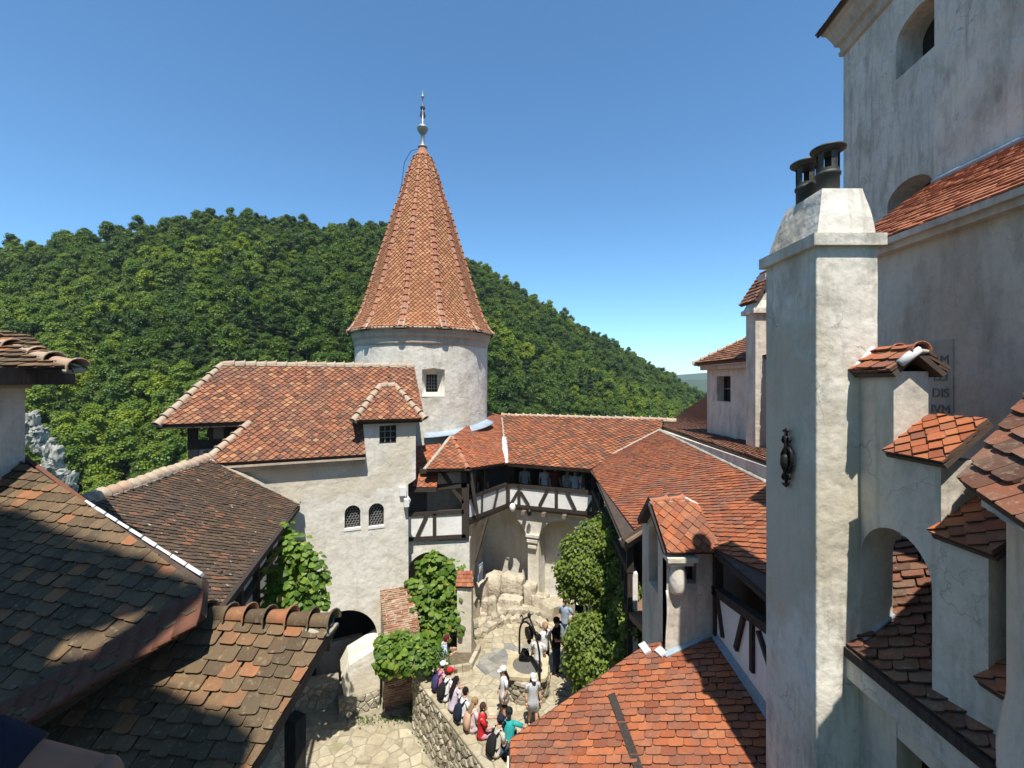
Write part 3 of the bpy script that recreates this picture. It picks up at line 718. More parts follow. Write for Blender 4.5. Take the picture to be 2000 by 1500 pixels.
# ------------------------------------------------------------------ white gate house left of the tower
GU = Vector((.9207, .3903, 0)); GB = Vector((-.3903, .9207, 0)); GO = Vector((-4.31, 16.5, 0))
FG = Frame(GO+GB*.3, GU, ZUP)                 # facade plane
gate = thing('gate_house', 'tall white plaster house with lichen-spotted red roof left of the round tower', 'house')
out = FG.pxs([(800, 1420), (798, 1170), (797, 946), (806, 940), (812, 935), (812, 812), (712, 816), (712, 884), (395, 898)])
out = out+[(out[-1][0], -1.9)]; out[0] = (out[0][0], -1.9)
def px_arch(fr, x0, x1, ytop, ybot, rise=None):
    a, b_ = fr.px(x0, ybot), fr.px(x1, ybot); c = fr.px((x0+x1)/2, ytop)
    return arch(a[0], b_[0], (a[1]+b_[1])/2, c[1], 14, rise)
w1 = px_arch(FG, 673, 704, 987, 1032); w2 = px_arch(FG, 720, 750, 983, 1028)
gate_arch = arch(FG.px(600, 1290)[0], FG.px(737, 1290)[0], -1.85, FG.px(670, 1193)[1], 20)
dw = FG.pxs([(741, 867), (774, 865), (774, 830), (741, 832)])
b = MB().slab(FG, out, [w1, w2, gate_arch, dw], .55); b.build('wall', ['plaster_white'], gate)
def lattice_window(parent, fr, outl, hexes=True, depth=.16, frame='timber', sill=True, cell=.105):
    us, vs_ = [p[0] for p in outl], [p[1] for p in outl]; u0, u1, v0, v1 = min(us), max(us), min(vs_), max(vs_)
    F = fr.off(-depth)
    w_ = MB().slab(F, [(u0-.05, v0-.05), (u1+.05, v0-.05), (u1+.05, v1+.05), (u0-.05, v1+.05)], (), .03).build('window', ['window_glass'], parent)
    b = MB(); he = hedges(outl)
    if hexes:
        r_ = cell/2; j = 0; y = v0
        while y < v1:
            x = u0+(cell*.866/2 if j & 1 else 0)
            while x < u1+r_:
                for k in range(3):
                    a0, a1 = rad(60*k-30+60), rad(60*k+30+60)
                    p0, p1 = (x+r_*.58*2*.5*math.cos(a0)*1.15, y+r_*1.15*math.sin(a0)), (x+r_*1.15*math.cos(a1), y+r_*1.15*math.sin(a1))
                    mid = ((p0[0]+p1[0])/2, (p0[1]+p1[1])/2)
                    if all((mid[0]-e[0][0])*e[1][0]+(mid[1]-e[0][1])*e[1][1] > 0 for e in he): b.beam(F.p(*p0, .015), F.p(*p1, .015), .018, .018, F.N)
                x += cell
            y += cell*.866; j += 1
    else:
        n_ = max(2, int((u1-u0)/cell))
        for k in range(1, n_): b.beam(F.p(u0+(u1-u0)*k/n_, v0, .02), F.p(u0+(u1-u0)*k/n_, v1, .02), .025, .02, F.N)
        n_ = max(2, int((v1-v0)/cell))
        for k in range(1, n_): b.beam(F.p(u0, v0+(v1-v0)*k/n_, .02), F.p(u1, v0+(v1-v0)*k/n_, .02), .02, .025)
    if b.v: b.build('lattice', ['lead_lattice'], w_)
    fb = MB().slab(fr.off(-depth+.05), outl, [inset(outl, .035)], .06); fb.build('window_frame', [frame], w_)
    if sill: MB().slab(Frame(fr.p(u0-.02, v0-.0, .02), fr.U, ZUP), [(0, -.075), (u1-u0+.04, -.075), (u1-u0+.04, .015), (0, .015)], (), depth+.03).build('sill', ['plaster_panel'], w_)
    return w_
lattice_window(gate, FG, w1); lattice_window(gate, FG, w2); lattice_window(gate, FG, dw, False, .07, 'timber', False, .17)
# wooden cornice under the eave
b = MB(); e0, e1 = FG.px(408, 916), FG.px(712, 902)
zc = 7.12
b.beam(FG.p(e0[0], zc, .07), FG.p(e1[0], zc, .07), .22, .16); b.beam(FG.p(e0[0], zc+.13, .13), FG.p(e1[0], zc+.13, .13), .34, .07); b.build('cornice', ['cornice'], gate)
# main roof: one plane, laid in an upper and a lower field
EZ = 7.37; RZ = 10.68; RD = 3.4
def gp(u, v, dz=0): return Vector((GO.x, GO.y, 0))+GU*u+GB*v+ZUP*(EZ+(RZ-EZ)/RD*v+dz)
FR = Frame(gp(0, 0), GU, gp(0, 1)-gp(0, 0))
def gpx(px, py): return FR.hit(px, py)
hipT, hipL = gp(-5.92, RD), gpx(306, 826); ridR = gp(1.35, RD)
vmid = FR.uv(gpx(490, 825))[1]
def gv(u, v2): return FR.p(u, v2)
uL = FR.uv(hipL)[0]
hipL = gv(uL, vmid)
upper = [gv(uL, vmid), gv(1.35, vmid), ridR, hipT]
lowL0, lowL1 = gv(FR.uv(gpx(488, 826))[0], vmid), gv(FR.uv(gpx(393, 905))[0], 0)
turR = FR.uv(gpx(713, 880))[0]
lower = [lowL1, gv(turR, 0), gv(turR, vmid), lowL0]
groof = deck(gate, upper, 'roof'); deck(groof, lower, 'roof_deck')
tile_plane(gate, groof, FR, upper, GU, 'point', .245, .16, .03, 'tile_red')
tile_plane(gate, groof, FR, lower, GU, 'point', .245, .16, .03, 'tile_red')
# hipped left end and the back slope
bk = lambda p, d: p+GB*d
hip_back = hipL+GB*(2*(RD-1.3)+.4)
FH = pframe(hipL, hip_back, hipT); FHN = FH if FH.N.z > 0 else FH
deck(groof, [hipL, hip_back, hipT], 'roof_deck')
deck(groof, [hipT, ridR, ridR+GB*3.2-ZUP*3.1, hipT+GB*3.2-ZUP*3.1-GU*1.2], 'roof_deck')
low_back = lowL1+GB*1.5+ZUP*.05
deck(groof, [lowL0, lowL1, low_back], 'roof_deck')
ridge_line(groof, hipT, ridR, .13, .36); ridge_line(groof, hipT, hipL, .12, .36, up=FR.N+ZUP*.3)
ridge_line(groof, lowL0, lowL1, .12, .36, up=FR.N+ZUP*.3)
MB().beam(FR.p(uL, vmid, -.1), FR.p(FR.uv(lowL0)[0], vmid, -.1), .1, .12).build('fascia', ['timber'], groof)
MB().beam(FR.p(FR.uv(lowL1)[0], 0, -.08), FR.p(turR, 0, -.08), .06, .1).build('fascia', ['timber'], groof)
# timber loft under the raised eave
FL = Frame(GO+GB*1.75, GU, ZUP); q = lambda x, y: FL.px(x, y)
a0, a1 = q(366, 830)[0], q(500, 830)[0]
ztop, zb = 8.75, 6.6
hole = [(q(386, 0)[0], q(390, 860)[1]), (q(408, 0)[0], q(400, 860)[1]), (q(408, 0)[0], q(400, 832)[1]), (q(386, 0)[0], q(390, 832)[1])]
MB().slab(FL, [(a0, q(380, 878)[1]), (a1, q(380, 878)[1]), (a1, ztop), (a0, ztop)], [hole], .12).build('loft_boarding', ['timber'], gate)
MB().beam(FL.p(a0+.17, zb, -.06), FL.p(a0+.17, q(380, 878)[1], -.06), .3, .14, FL.N).build('loft_post', ['timber_worn'], gate)
MB().slab(FL.off(-.1), [(a0+.3, zb), (a1, zb), (a1, q(380, 879)[1]), (a0+.3, q(380, 879)[1])], (), .08).build('infill_panel', ['plaster_panel'], gate)
MB().beam(FL.p(*q(400, 880), -.02), FL.p(*q(412, 905), -.02), .1, .16, FL.N).build('brace', ['timber_worn'], gate)
MB().slab(FL.off(.02), [q(417, 857), q(437, 856), q(437, 830), q(417, 830)], (), .05).build('shutter', ['timber_worn'], gate)
# the dormer head over the turret
FT = Frame(FG.O+FG.N*.28+ZUP*FG.off(.28).px(690, 823)[1], GU, GB*-FG.N.dot(FG.N)+Vector((0, 0, 0)))
zt = FG.off(.28).px(760, 820)[1]
P0 = FG.p(0, zt, .28); FT = Frame(P0, GU, GB*1.0+ZUP*1.15)
tA, tB, tC, tD = [FT.hit(*p_) for p_ in ((690, 823), (830, 818), (770, 752), (744, 752))]
z0_ = (tA.z+tB.z)/2; ua, ub = FT.uv(tA)[0], FT.uv(tB)[0]
tA, tB = FT.p(ua, 0), FT.p(ub, 0)
troof = deck(gate, [tA, tB, tC, tD], 'dormer_roof')
tile_plane(gate, troof, FT, [tA, tB, tC, tD], GU, 'point', .235, .16, .03, 'tile_red')
lb, rb_ = tA+GB*2.3, tB+GB*2.3; rt = (tC+tD)/2+GB*1.6
deck(troof, [tB, rb_, tC+GB*1.6, tC], 'roof_deck'); deck(troof, [tA, tD, tD+GB*1.6, lb], 'roof_deck')
deck(troof, [tD, tC, tC+GB*1.6+ZUP*.02, tD+GB*1.6], 'roof_deck')
ridge_line(troof, tD, tA, .11, .34, up=FT.N); ridge_line(troof, tC, tB, .11, .34, up=FT.N); ridge_line(troof, tD, tC, .11, .3)
FD = pframe(tB, rb_, tC)
tile_plane(gate, troof, FD, [tB, rb_, tC+GB*1.6, tC], GB, 'point', .235, .16, .03, 'tile_red')
MB().beam(FT.p(ua+.08, 0, -.1)+GB*.06, FT.p(ub-.08, 0, -.1)+GB*.06, .1, .14).build('fascia', ['timber'], troof)
# turret side walls going back under the roof
b = MB(); u0_, u1_ = FG.px(712, 850)[0], FG.px(812, 850)[0]
for u_ in (u0_+.15, u1_-.15): b.box(FG.p(u_, (zt+6.2)/2, -1.5), (.3, 2.0, zt-6.2), GU, GB)
b.build('turret_side', ['plaster_white'], gate)
# right flank and back of the house
b = MB(); ur = FG.px(800, 1000)[0]
b.box(FG.p(ur-.3, 2.5, -3.0), (.5, 5.0, 9.0), GU, GB); b.build('side_wall', ['plaster_white'], gate)
# passage behind the arch: floor, inner wall catching light, dark vault
uA0, uA1 = FG.px(600, 1290)[0], FG.px(737, 1290)[0]
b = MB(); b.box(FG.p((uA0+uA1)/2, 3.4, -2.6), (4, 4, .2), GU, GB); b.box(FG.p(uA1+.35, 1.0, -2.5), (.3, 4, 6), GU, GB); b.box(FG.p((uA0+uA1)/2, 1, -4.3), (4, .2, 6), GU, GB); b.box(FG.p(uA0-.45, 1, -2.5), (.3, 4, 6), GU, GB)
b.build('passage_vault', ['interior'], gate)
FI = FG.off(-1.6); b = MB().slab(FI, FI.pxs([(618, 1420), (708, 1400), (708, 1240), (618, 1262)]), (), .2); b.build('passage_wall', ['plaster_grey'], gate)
# white stair cheek leaning against the foot of the facade
b = MB(); F2 = FG.off(.75)
c_ = F2.pxs([(742, 1262), (742, 1352), (672, 1362), (667, 1330), (682, 1300)]); b.slab(F2, c_[::-1] if area2(c_) < 0 else c_, (), 1.25)
b.build('stair_cheek', ['plaster_white'], gate)
# rubble footing under it
foot = thing('rubble_footing', 'low rubble stone footing below the white stair cheek beside the brick buttress', 'wall')
F3 = FG.off(.95); c_ = F3.pxs([(742, 1346), (742, 1412), (662, 1428), (662, 1372)]); c_[1] = (c_[1][0], -1.7); c_[2] = (c_[2][0], -1.7)
if area2(c_) < 0: c_ = c_[::-1]
MB().slab(F3, c_, (), 1.1).build('core', ['grout'], foot); stones(F3, voronoi(c_, .26, .17, .4, .03), 'rubble', foot, 'stone', .05, .03)
F3b = FG.off(.2); c_ = F3b.pxs([(662, 1330), (662, 1430), (560, 1440), (560, 1345)]); c_[1] = (c_[1][0], -1.7); c_[2] = (c_[2][0], -1.7)
if area2(c_) < 0: c_ = c_[::-1]
foot2 = thing('rubble_plinth_wall', 'shaded rubble stone wall at the foot of the white house', 'wall')
MB().slab(F3b, c_, (), .5).build('core', ['grout'], foot2); stones(F3b, voronoi(c_, .3, .2, .4, .03), 'rubble', foot2, 'stone', .05, .03)
# brick buttress
but = thing('brick_buttress', 'weathered brick buttress against the corner of the white house', 'buttress')
bx0, bx1 = FG.px(742, 1200)[0], FG.px(742, 1200)[0]+1.22
zt1, zt2, nf = 2.30, 1.25, 1.22         # slope from the facade (top) to the front edge
prof_ = [(0, -1.9), (nf, -1.9), (nf, zt2), (0, zt1)]
b = MB(); l_ = [FG.p(bx0+.03, z, n_-.02) for n_, z in prof_]; r_ = [FG.p(bx1-.03, z, n_-.02) for n_, z in prof_]
b.rings([l_, r_]); b.build('core', ['mortar'], but)
FB1 = Frame(FG.p(bx0, -1.7, nf), GU, ZUP); FB2 = Frame(FG.p(bx0, zt2, nf), GU, FG.p(0, zt1, 0)-FG.p(0, zt2, nf))
def bricks(F, W, H, parent, bw=.25, bh=.075, cap=290):
    cells = []; y, j = 0, 0
    while y < H:
        x = -(bw/2 if j & 1 else 0)
        while x < W:
            c = clip([(x+.007, y+.006), (x+bw-.007, y+.006), (x+bw-.007, y+bh-.006), (x+.007, y+bh-.006)], hedges([(0, 0), (W, 0), (W, H), (0, H)]))
            if c and area2(c) > .003: cells.append([(q_[0]+R.gauss(0, .004), q_[1]+R.gauss(0, .004)) for q_ in c])
            x += bw*R.uniform(.85, 1.1)
        y += bh; j += 1
    stones(F, cells, 'brick', parent, 'brick', .018, .006, .9, cap)
bricks(FB1, bx1-bx0, zt2+1.7, but, cap=170); bricks(FB2, bx1-bx0, (FG.p(0, zt1, 0)-FG.p(0, zt2, nf)).length, but, cap=120)
# security camera and conduit on the facade corner
sc_ = thing('security_camera', 'white security camera and junction box on the corner of the white house', 'camera')
F4 = FG.off(.02)
def pbox(F, x0, y0, x1, y1, n0, n1, nm, mat, par):
    a_, b_ = F.px(x0, y1), F.px(x1, y0); q_ = MB(); q_.box(F.p((a_[0]+b_[0])/2, (a_[1]+b_[1])/2, (n0+n1)/2), (abs(b_[0]-a_[0]), abs(n1-n0), abs(b_[1]-a_[1])), F.U, F.N, F.V); return q_.build(nm, [mat], par)
pbox(F4, 780, 950, 793, 968, 0, .1, 'junction_box', 'camera_white', sc_); pbox(F4, 788, 972, 797, 988, .02, .22, 'camera_body', 'camera_white', sc_)
MB().tube([F4.p(*F4.px(792, 945), .03), F4.p(*F4.px(792, 975), .03)], .02, 6).build('conduit', ['camera_white'], sc_)
b = MB(); b.tube([F4.p(*F4.px(796, 968), .1), F4.p(*F4.px(800, 975), .14), F4.p(*F4.px(798, 983), .1)], .018, 6); b.build('cable_loop', ['camera_white'], sc_)
# ------------------------------------------------------------------ the wings at the left: brown roof, foreground roof, small roof with stout ridge tiles
wing = thing('brown_roof_wing', 'wing with dark brown tiled roof below the white house', 'house')
R1 = at(405, 896, 14.35); R0 = atz(170, 978, R1.z); E1 = at(583, 986, 15.25); E0 = atz(436, 1178, E1.z)
E0 = E0+(E0-E1).normalized()*1.5; R0 = R0+(R0-R1).normalized()*1.2
FBR = pframe(R0, R1, E1)
pl = [R0, R1, E1, FBR.p(*FBR.uv(E0))]
broof = deck(wing, [pl[0], pl[3], pl[2], pl[1]], 'roof', .12, 'deck', FBR)
rowB = FBR.hit(470, 1062)-FBR.hit(300, 1040)
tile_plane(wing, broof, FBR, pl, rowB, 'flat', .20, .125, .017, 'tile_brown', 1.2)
ridge_line(broof, R0, R1, .12, .34, 'tile_ridge', .45)
rough_strip(broof, R1+ZUP*.03, E1+ZUP*.03+Vector((.05, .02, 0)), .22, .1, FBR.N)
MB().beam(E0-ZUP*.1, E1-ZUP*.1, .1, .14).build('eave_board', ['timber'], broof)
back = [R0, R1, R1+V3(-3, 0, -2.2), R0+V3(-3, 0, -2.2)]; deck(broof, back, 'roof_deck')
# timber wall below the eave
ed = (E1-E0).normalized(); nn = Vector((ed.y, -ed.x, 0)); W0, W1 = E0-nn*.55, E1-nn*.55
FW = vframe(W0, W1); Lw = (W1-W0).length; ez = E1.z
MB().slab(FW.off(-.06), [(0, -7), (Lw, -7), (Lw, 0), (0, 0)], (), .2).build('wall_panel', ['plaster_panel'], wing)
for k in range(7): MB().beam(FW.p(Lw*k/6, -7, 0), FW.p(Lw*k/6, .1, 0), .16, .18, FW.N).build('post', ['timber'], wing)
for zz in (-.1, -1.3, -2.6): MB().beam(FW.p(0, zz, .01), FW.p(Lw, zz, .01), .15, .16).build('rail', ['timber'], wing)

# foreground roof: faces the lens, courses nearly level
fore = thing('foreground_roof_wing', 'nearest wing with large mossy brown roof tiles at the lower left', 'house')
PA = at(390, 1125, 4.95)
gA = Vector((-.30, -.954, 0)); dA = Vector((.954, -.30, 0)); pit = .80
FA = Frame(PA, dA, -gA+ZUP*pit)
polyA = [FA.hit(-260, 1560), FA.hit(60, 1410), FA.hit(390, 1196), FA.hit(396, 1126), FA.hit(166, 980), FA.hit(48, 893), FA.hit(-200, 830)]
aroof = deck(fore, polyA[::-1], 'roof', .12, 'deck', FA)
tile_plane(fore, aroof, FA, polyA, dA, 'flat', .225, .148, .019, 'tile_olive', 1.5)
b = MB()
v0, v1 = FA.hit(396, 1126), FA.hit(166, 980)
for k in range(9):                                       # white flashing along the verge, lapped in strips
    a_, c_ = v1.lerp(v0, k/9), v1.lerp(v0, (k+.93)/9)
    b = MB(); b.beam(a_+FA.N*.01+dA*.03, c_+FA.N*R.uniform(.0, .03)+dA*.03, R.uniform(.025, .045), .04, FA.N); b.build('verge_flashing', ['lead_white'], aroof)
MB().beam(FA.hit(166, 980)-FA.N*.03+dA*.02, FA.hit(48, 893)-FA.N*.03+dA*.02, .05, .12, FA.N).build('verge_board', ['tile_valley'], aroof)
# small roof with the stout ridge
C0, C1 = at(395, 1196, 4.98), at(652, 1222, 4.78); C0.z = C1.z
dC = (C1-C0).normalized(); gC = Vector((dC.y, -dC.x, 0)); FC = Frame(C0, dC, -gC+ZUP*.84)
low = FC.hit(508, 1478); ucr = FC.uv(C1)[0]
polyC = [FC.hit(-60, 1420), FC.hit(150, 1620), FC.hit(420, 1620), low, C1, C0]
side = thing('small_roof_wing', 'small near roof with stout orange and grey ridge tiles in the left foreground', 'house')
croof = deck(side, polyC[::-1], 'roof', .1, 'deck', FC)
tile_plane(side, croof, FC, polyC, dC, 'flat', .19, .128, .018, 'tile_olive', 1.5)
ridge_line(croof, C0-dC*.15, C1, .085, .235, 'tile_olive', .45, sink=-.03)
bC = [C0, C1-dC*.03, C1-gC*1.6-ZUP*1.3-dC*.95, C0-gC*1.6-ZUP*1.3]; deck(croof, bC, 'roof_deck')
# swept valley of long red tiles between the two roofs
VA, VB = FA.hit(392, 1193), FA.hit(40, 1400)
va = (VB-VA); nv = 9; upn = (FA.N+FC.N).normalized(); xv = va.normalized(); yv = upn.cross(xv)
for k in range(nv+3):
    p_ = VA+va*((k+.5)/nv); b = MB(); ln = va.length/nv*1.25
    sl = yv*.95+xv*.22; rr = []
    for i in range(6):
        t = (i/5-.5); c0 = p_+sl*(t*.40)+upn*(.035+.10*t*t)
        rr.append([c0-xv*ln/2+upn*.012, c0+xv*ln/2+upn*.03, c0+xv*ln/2-upn*.0, c0-xv*ln/2-upn*.02])
    b.rings(rr); b.build('valley_tile', ['tile_valley'], croof, True)
# timber wall under the right verge of the small roof
vr = Vector((low.x-C1.x, low.y-C1.y, 0)).normalized(); S0 = Vector((C1.x, C1.y, 0))-dC*.22+vr*.25; S1 = S0+vr*3.2
FS = vframe(S1, S0); LS = (S1-S0).length
MB().slab(FS.off(-.05), [(0, -1.5), (LS, -1.5), (LS, 5.2), (0, 5.2)], (), .15).build('wall_panel', ['plaster_grey'], side)
for k in (0, .33, .66, 1): MB().beam(FS.p(LS*k, -1.5, 0), FS.p(LS*k, 6.6 if k > .9 else 6.0, 0), .13, .15, FS.N).build('post', ['timber'], side)
for zz in (1.4, 3.3, 4.9): MB().beam(FS.p(0, zz, .02), FS.p(LS, zz, .02), .12, .15).build('rail', ['timber'], side)
MB().slab(Frame(FS.p(0, 0, -2.2), FS.U, ZUP), [(0, -1.5), (LS+.2, -1.5), (LS+.2, 6.4), (0, 6.2)], (), .1).build('inner_wall', ['interior'], side)
pC = atz(600, 1500, 3.0)
# chimney house at the left edge
ch = thing('left_chimney', 'grey plaster chimney with small tiled cap at the left edge', 'chimney')
cy = 7.3; zlo, zhi = 8.2, at(49, 752, 7.45).z
n0, f0 = at(-170, 800, 6.1), at(49, 800, 7.45); fd = Vector((f0.x-n0.x, f0.y-n0.y, 0)); Lc = fd.length; fd.normalize(); sn = Vector((fd.y, -fd.x, 0)); mc = (Vector((n0.x, n0.y, 0))+Vector((f0.x, f0.y, 0)))/2
b = MB(); b.box(mc-sn*.4+ZUP*(zlo+zhi)/2, (Lc, .8, zhi-zlo), fd, -sn); b.build('stack', ['plaster_grey'], ch)
b = MB(); b.box(mc-sn*.33+ZUP*(zhi+.13)+fd*.15, (Lc+.45, 1.6, .25), fd, -sn); b.build('eave_board', ['timber'], ch)
b = MB(); b.box(mc-sn*.38+ZUP*(zhi-.02), (Lc+.1, .88, .06), fd, -sn); b.build('cornice', ['cornice'], ch)
q0 = at(142, 722, cy-.25); q1 = at(-150, 722, cy-.25); FCH = Frame(q1, (1, 0, 0), (0, .8, .42)); t1, t2 = FCH.hit(62, 662), FCH.hit(-150, 618)
chr_ = deck(ch, [q1, q0, t1, t2], 'cap_roof', .05, 'deck', FCH)
tile_plane(ch, chr_, FCH, [q1, q0, t1, t2], (1, 0, 0), 'flat', .28, .17, .03, 'tile_olive', 1.5)
ridge_line(chr_, t2, q0+V3(.0, .05, .02), .10, .62, 'tile_ridge', .4, up=FCH.N+V3(.3, 0, .5))
b = MB(); z_ = FA.hit(20, 890); b.beam(FA.hit(-60, 905)+FA.N*.05, FA.hit(50, 880)+FA.N*.05, .16, .02, FA.N); b.build('flashing', ['zinc'], ch)
# ------------------------------------------------------------------ courtyards
court = thing('upper_courtyard', '', ''); del court['label'], court['category']
PW0, PW1 = atz(812, 1322, .42), atz(960, 1515, .42)              # outer edge of the seat wall
low_z = -1.35
pts_c = [V3(PW0.x, PW0.y, 0), V3(PW1.x, PW1.y, 0), V3(.6, 7.0, 0), V3(4.6, 7.0, 0), V3(4.2, 19.6, 0), V3(-1.4, 22.2, 0), V3(-4.2, 20, 0), V3(-3.25, 16.4, 0)]
FGr = Frame((0, 0, 0), (1, 0, 0), (0, 1, 0))
bpy.data.objects.remove(court)
court = MB().slab(FGr, [(p.x, p.y) for p in pts_c], (), 1.9).build('courtyard_paving', ['grout']); tag(court, kind='structure')
well_c = Vector((.50, 14.55, 0))
poly = [(PW0.x+.05, PW0.y+.05), (PW1.x+.05, PW1.y+.05), (1.2, 10.3), (3.2, 11.2), (3.1, 19.2), (0, 20.6), (-2.0, 20.2), (-3.1, 16.5)]
cells = voronoi(poly, .38, .34, .48, .028, R, lambda c: (Vector((c[0], c[1], 0))-well_c).length < .62)
sl = [c for c in cells if -1.0 < sum(p[0] for p in c)/len(c) < .9 and 15.2 < sum(p[1] for p in c)/len(c) < 17.0 and R.random() < .75]
stones(FGr, [c for c in cells if c not in sl], 'flagstone', court, 'flagstone', .018, .015, .6)
stones(FGr, sl, 'slate', court, 'flagstone', .018, .015, .6)
FLo = Frame((0, 0, low_z), (1, 0, 0), (0, 1, 0))
lowc = MB().slab(FLo, [(-9, 6), (1.0, 6), (1.0, 11.5), (-2.2, 14.2), (-3, 17), (-9, 17)], (), .4).build('lower_courtyard_paving', ['grout']); tag(lowc, kind='structure')
stones(FLo, voronoi([(-6.2, 8.5), (-.6, 8.5), (-.9, 11.2), (-3.2, 14.6), (-4.4, 15.4), (-7.2, 14.6), (-7.2, 10)], .40, .36, .48, .035), 'flagstone', lowc, 'flagstone', .018, .015, .6)
# low seat wall round the edge of the upper court
sw = thing('seat_wall', 'low rubble seat wall that the row of visitors sits on', 'wall')
d_ = (PW1-PW0); d_.z = 0; Ls = d_.length; d_.normalize(); n_ = Vector((-d_.y, d_.x, 0))
n_ = n_ if n_.x > 0 else -n_                                           # towards the court
P0 = V3(PW0.x, PW0.y, 0)-d_*.25; Ls += .6
MB().box(P0+d_*Ls/2+n_*.24+ZUP*(.38+low_z-.2)/2, (Ls, .46, .38-low_z+.2), d_, n_).build('core', ['grout'], sw)
FSW = Frame(P0+ZUP*(low_z-.05), d_, ZUP)
if FSW.N.dot(n_) > 0: FSW = Frame(P0+d_*Ls+ZUP*(low_z-.05), -d_, ZUP)
stones(FSW, voronoi([(0, 0), (Ls, 0), (Ls, .40-low_z), (0, .40-low_z)], .24, .15, .42, .025), 'rubble', sw, 'stone', .035, .03, .9, 280)
FTop = Frame(P0+ZUP*.38, d_, n_)
if FTop.N.z < 0: FTop = Frame(P0+d_*Ls+ZUP*.38, -d_, n_)
stones(FTop, voronoi([(0, -.03), (Ls, -.03), (Ls, .5), (0, .5)], .55, .55, .3, .02), 'flagstone', sw, 'coping_stone', .05, .02, .4)
FIn = Frame(P0+n_*.475, d_, ZUP)
if FIn.N.dot(n_) < 0: FIn = Frame(P0+d_*Ls+n_*.475, -d_, ZUP)
stones(FIn, voronoi([(0, 0), (Ls, 0), (Ls, .36), (0, .36)], .3, .17, .4, .025), 'rubble', sw, 'stone', .02, .02, .7, 20)

# ------------------------------------------------------------------ the well
well = thing('stone_well', 'round rubble stone well with square cut-corner rim in the courtyard', 'well')
b = MB(); b.lathe(well_c, [(.70, 0), (.68, .3), (.66, .74)], 28); b.build('shaft_core', ['grout'], well, True)
for j in range(5):
    nst = 15
    for k in range(nst):
        a = 2*math.pi*(k+.5*(j & 1)+R.uniform(-.2, .2))/nst
        if math.cos(a-math.pi/2) > .6: continue
        F = Frame(well_c+V3(.69*math.cos(a), .69*math.sin(a), .02+j*.145), (-math.sin(a), math.cos(a), 0), ZUP)
        hw, hh = .135*R.uniform(.75, 1.05), .065*R.uniform(.8, 1.1)
        c = [(-hw, .01), (-hw*.3, -.01), (hw*.8, .0), (hw, hh), (hw*.6, hh*2), (-hw*.4, hh*2.1), (-hw*.95, hh*1.5)]
        stones(F, [c], 'rubble', well, 'stone', .04, .025, .5, 5)
ro = rad(38); rim = []
for k in range(4):
    a = ro+math.pi/2*k; 
    for s_ in (-1, 0, 1): rim.append((.86*math.cos(a)+s_*.13*-math.sin(a)-(abs(s_)*.05)*math.cos(a), .86*math.sin(a)+s_*.13*math.cos(a)-(abs(s_)*.05)*math.sin(a)))
FRm = Frame(well_c+ZUP*.86, (1, 0, 0), (0, 1, 0))
MB().slab(FRm, rim, [[(.48*math.cos(2*math.pi*k/28), .48*math.sin(2*math.pi*k/28)) for k in range(28)]], .11).build('rim', ['well_cap'], well)
b = MB(); b.lathe(well_c, [(.49, .78), (.30, .79), (.02, .79)], 24, 0, False); b.build('grating', ['grate'], well)
arc = thing('well_arch', 'black wrought-iron arch with pulley standing over the well', 'iron arch')
wd = Vector((math.cos(rad(-38)), math.sin(rad(-38)), 0)); wd = (atz(1054, 1384, 0)-well_c); wd.z = 0; wl = wd.length; wd.normalize()
pA, pB = well_c+wd*.86, well_c-wd*.62
pa = [pA, pA+ZUP*1.3]+[well_c+wd*(.12+.74*math.cos(math.pi*k/10)*(1 if k <= 5 else 1))+ZUP*(1.5+.72*math.sin(math.pi*k/10)) for k in range(11)]+[pB+ZUP*1.2, pB+ZUP*.86]
MB().tube(pa, .032, 8).build('hoop', ['iron'], arc, True)
b = MB(); tp = well_c+wd*.12+ZUP*2.24; b.tube([tp-wd*.5+ZUP*-.12, tp+ZUP*.22, tp+wd*.5-ZUP*.12], .03, 6); b.ball(tp+ZUP*.25, .06, .06, .09); b.build('gable_bars', ['iron'], arc, True)
b = MB()
for s_ in (-1, 1):
    c = tp+wd*(.55*s_)-ZUP*.1; b.tube([c+wd*s_*(.10*math.cos(t*.7))+ZUP*(.10*math.sin(t*.7)) for t in range(8)], .02, 6)
b.build('scroll', ['iron'], arc, True)
b = MB(); c = tp-ZUP*.30; side_ = Vector((-wd.y, wd.x, 0))
b.rings([[c+wd*(r_*math.cos(2*math.pi*k/16))+ZUP*(r_*math.sin(2*math.pi*k/16))+side_*s_ for k in range(16)] for r_, s_ in ((.10, -.07), (.19, -.07), (.19, -.03), (.13, 0), (.19, .03), (.19, .07), (.10, .07))])
b.tube([tp, c-ZUP*.3], .015, 5); b.ball(c-ZUP*.26, .07, .07, .1); b.build('pulley', ['iron'], arc, True)
bk_ = thing('well_bucket', 'dark iron bucket tilted on the rim of the well', 'bucket')
b = MB(); c = well_c+V3(-.12, .28, 1.0); ax = Vector((.5, -.25, .8)).normalized(); A_ = ax.orthogonal().normalized(); B_ = ax.cross(A_)
b.rings([[c+ax*h_+A_*(r_*math.cos(2*math.pi*k/14))+B_*(r_*math.sin(2*math.pi*k/14)) for k in range(14)] for h_, r_ in ((-.15, .10), (.12, .145), (.13, .155), (.13, .135), (-.12, .09))]); b.build('pail', ['iron'], bk_, True)
b = MB(); b.tube([c+ax*.12+A_*.15, c+ax*.3+B_*.02, c+ax*.12-A_*.15], .012, 5); b.build('handle', ['iron'], bk_, True)
b = MB(); b.beam(well_c+V3(.12, .35, .92), well_c+V3(.42, -.42, .93), .07, .05); b.build('crossbar', ['iron'], arc)

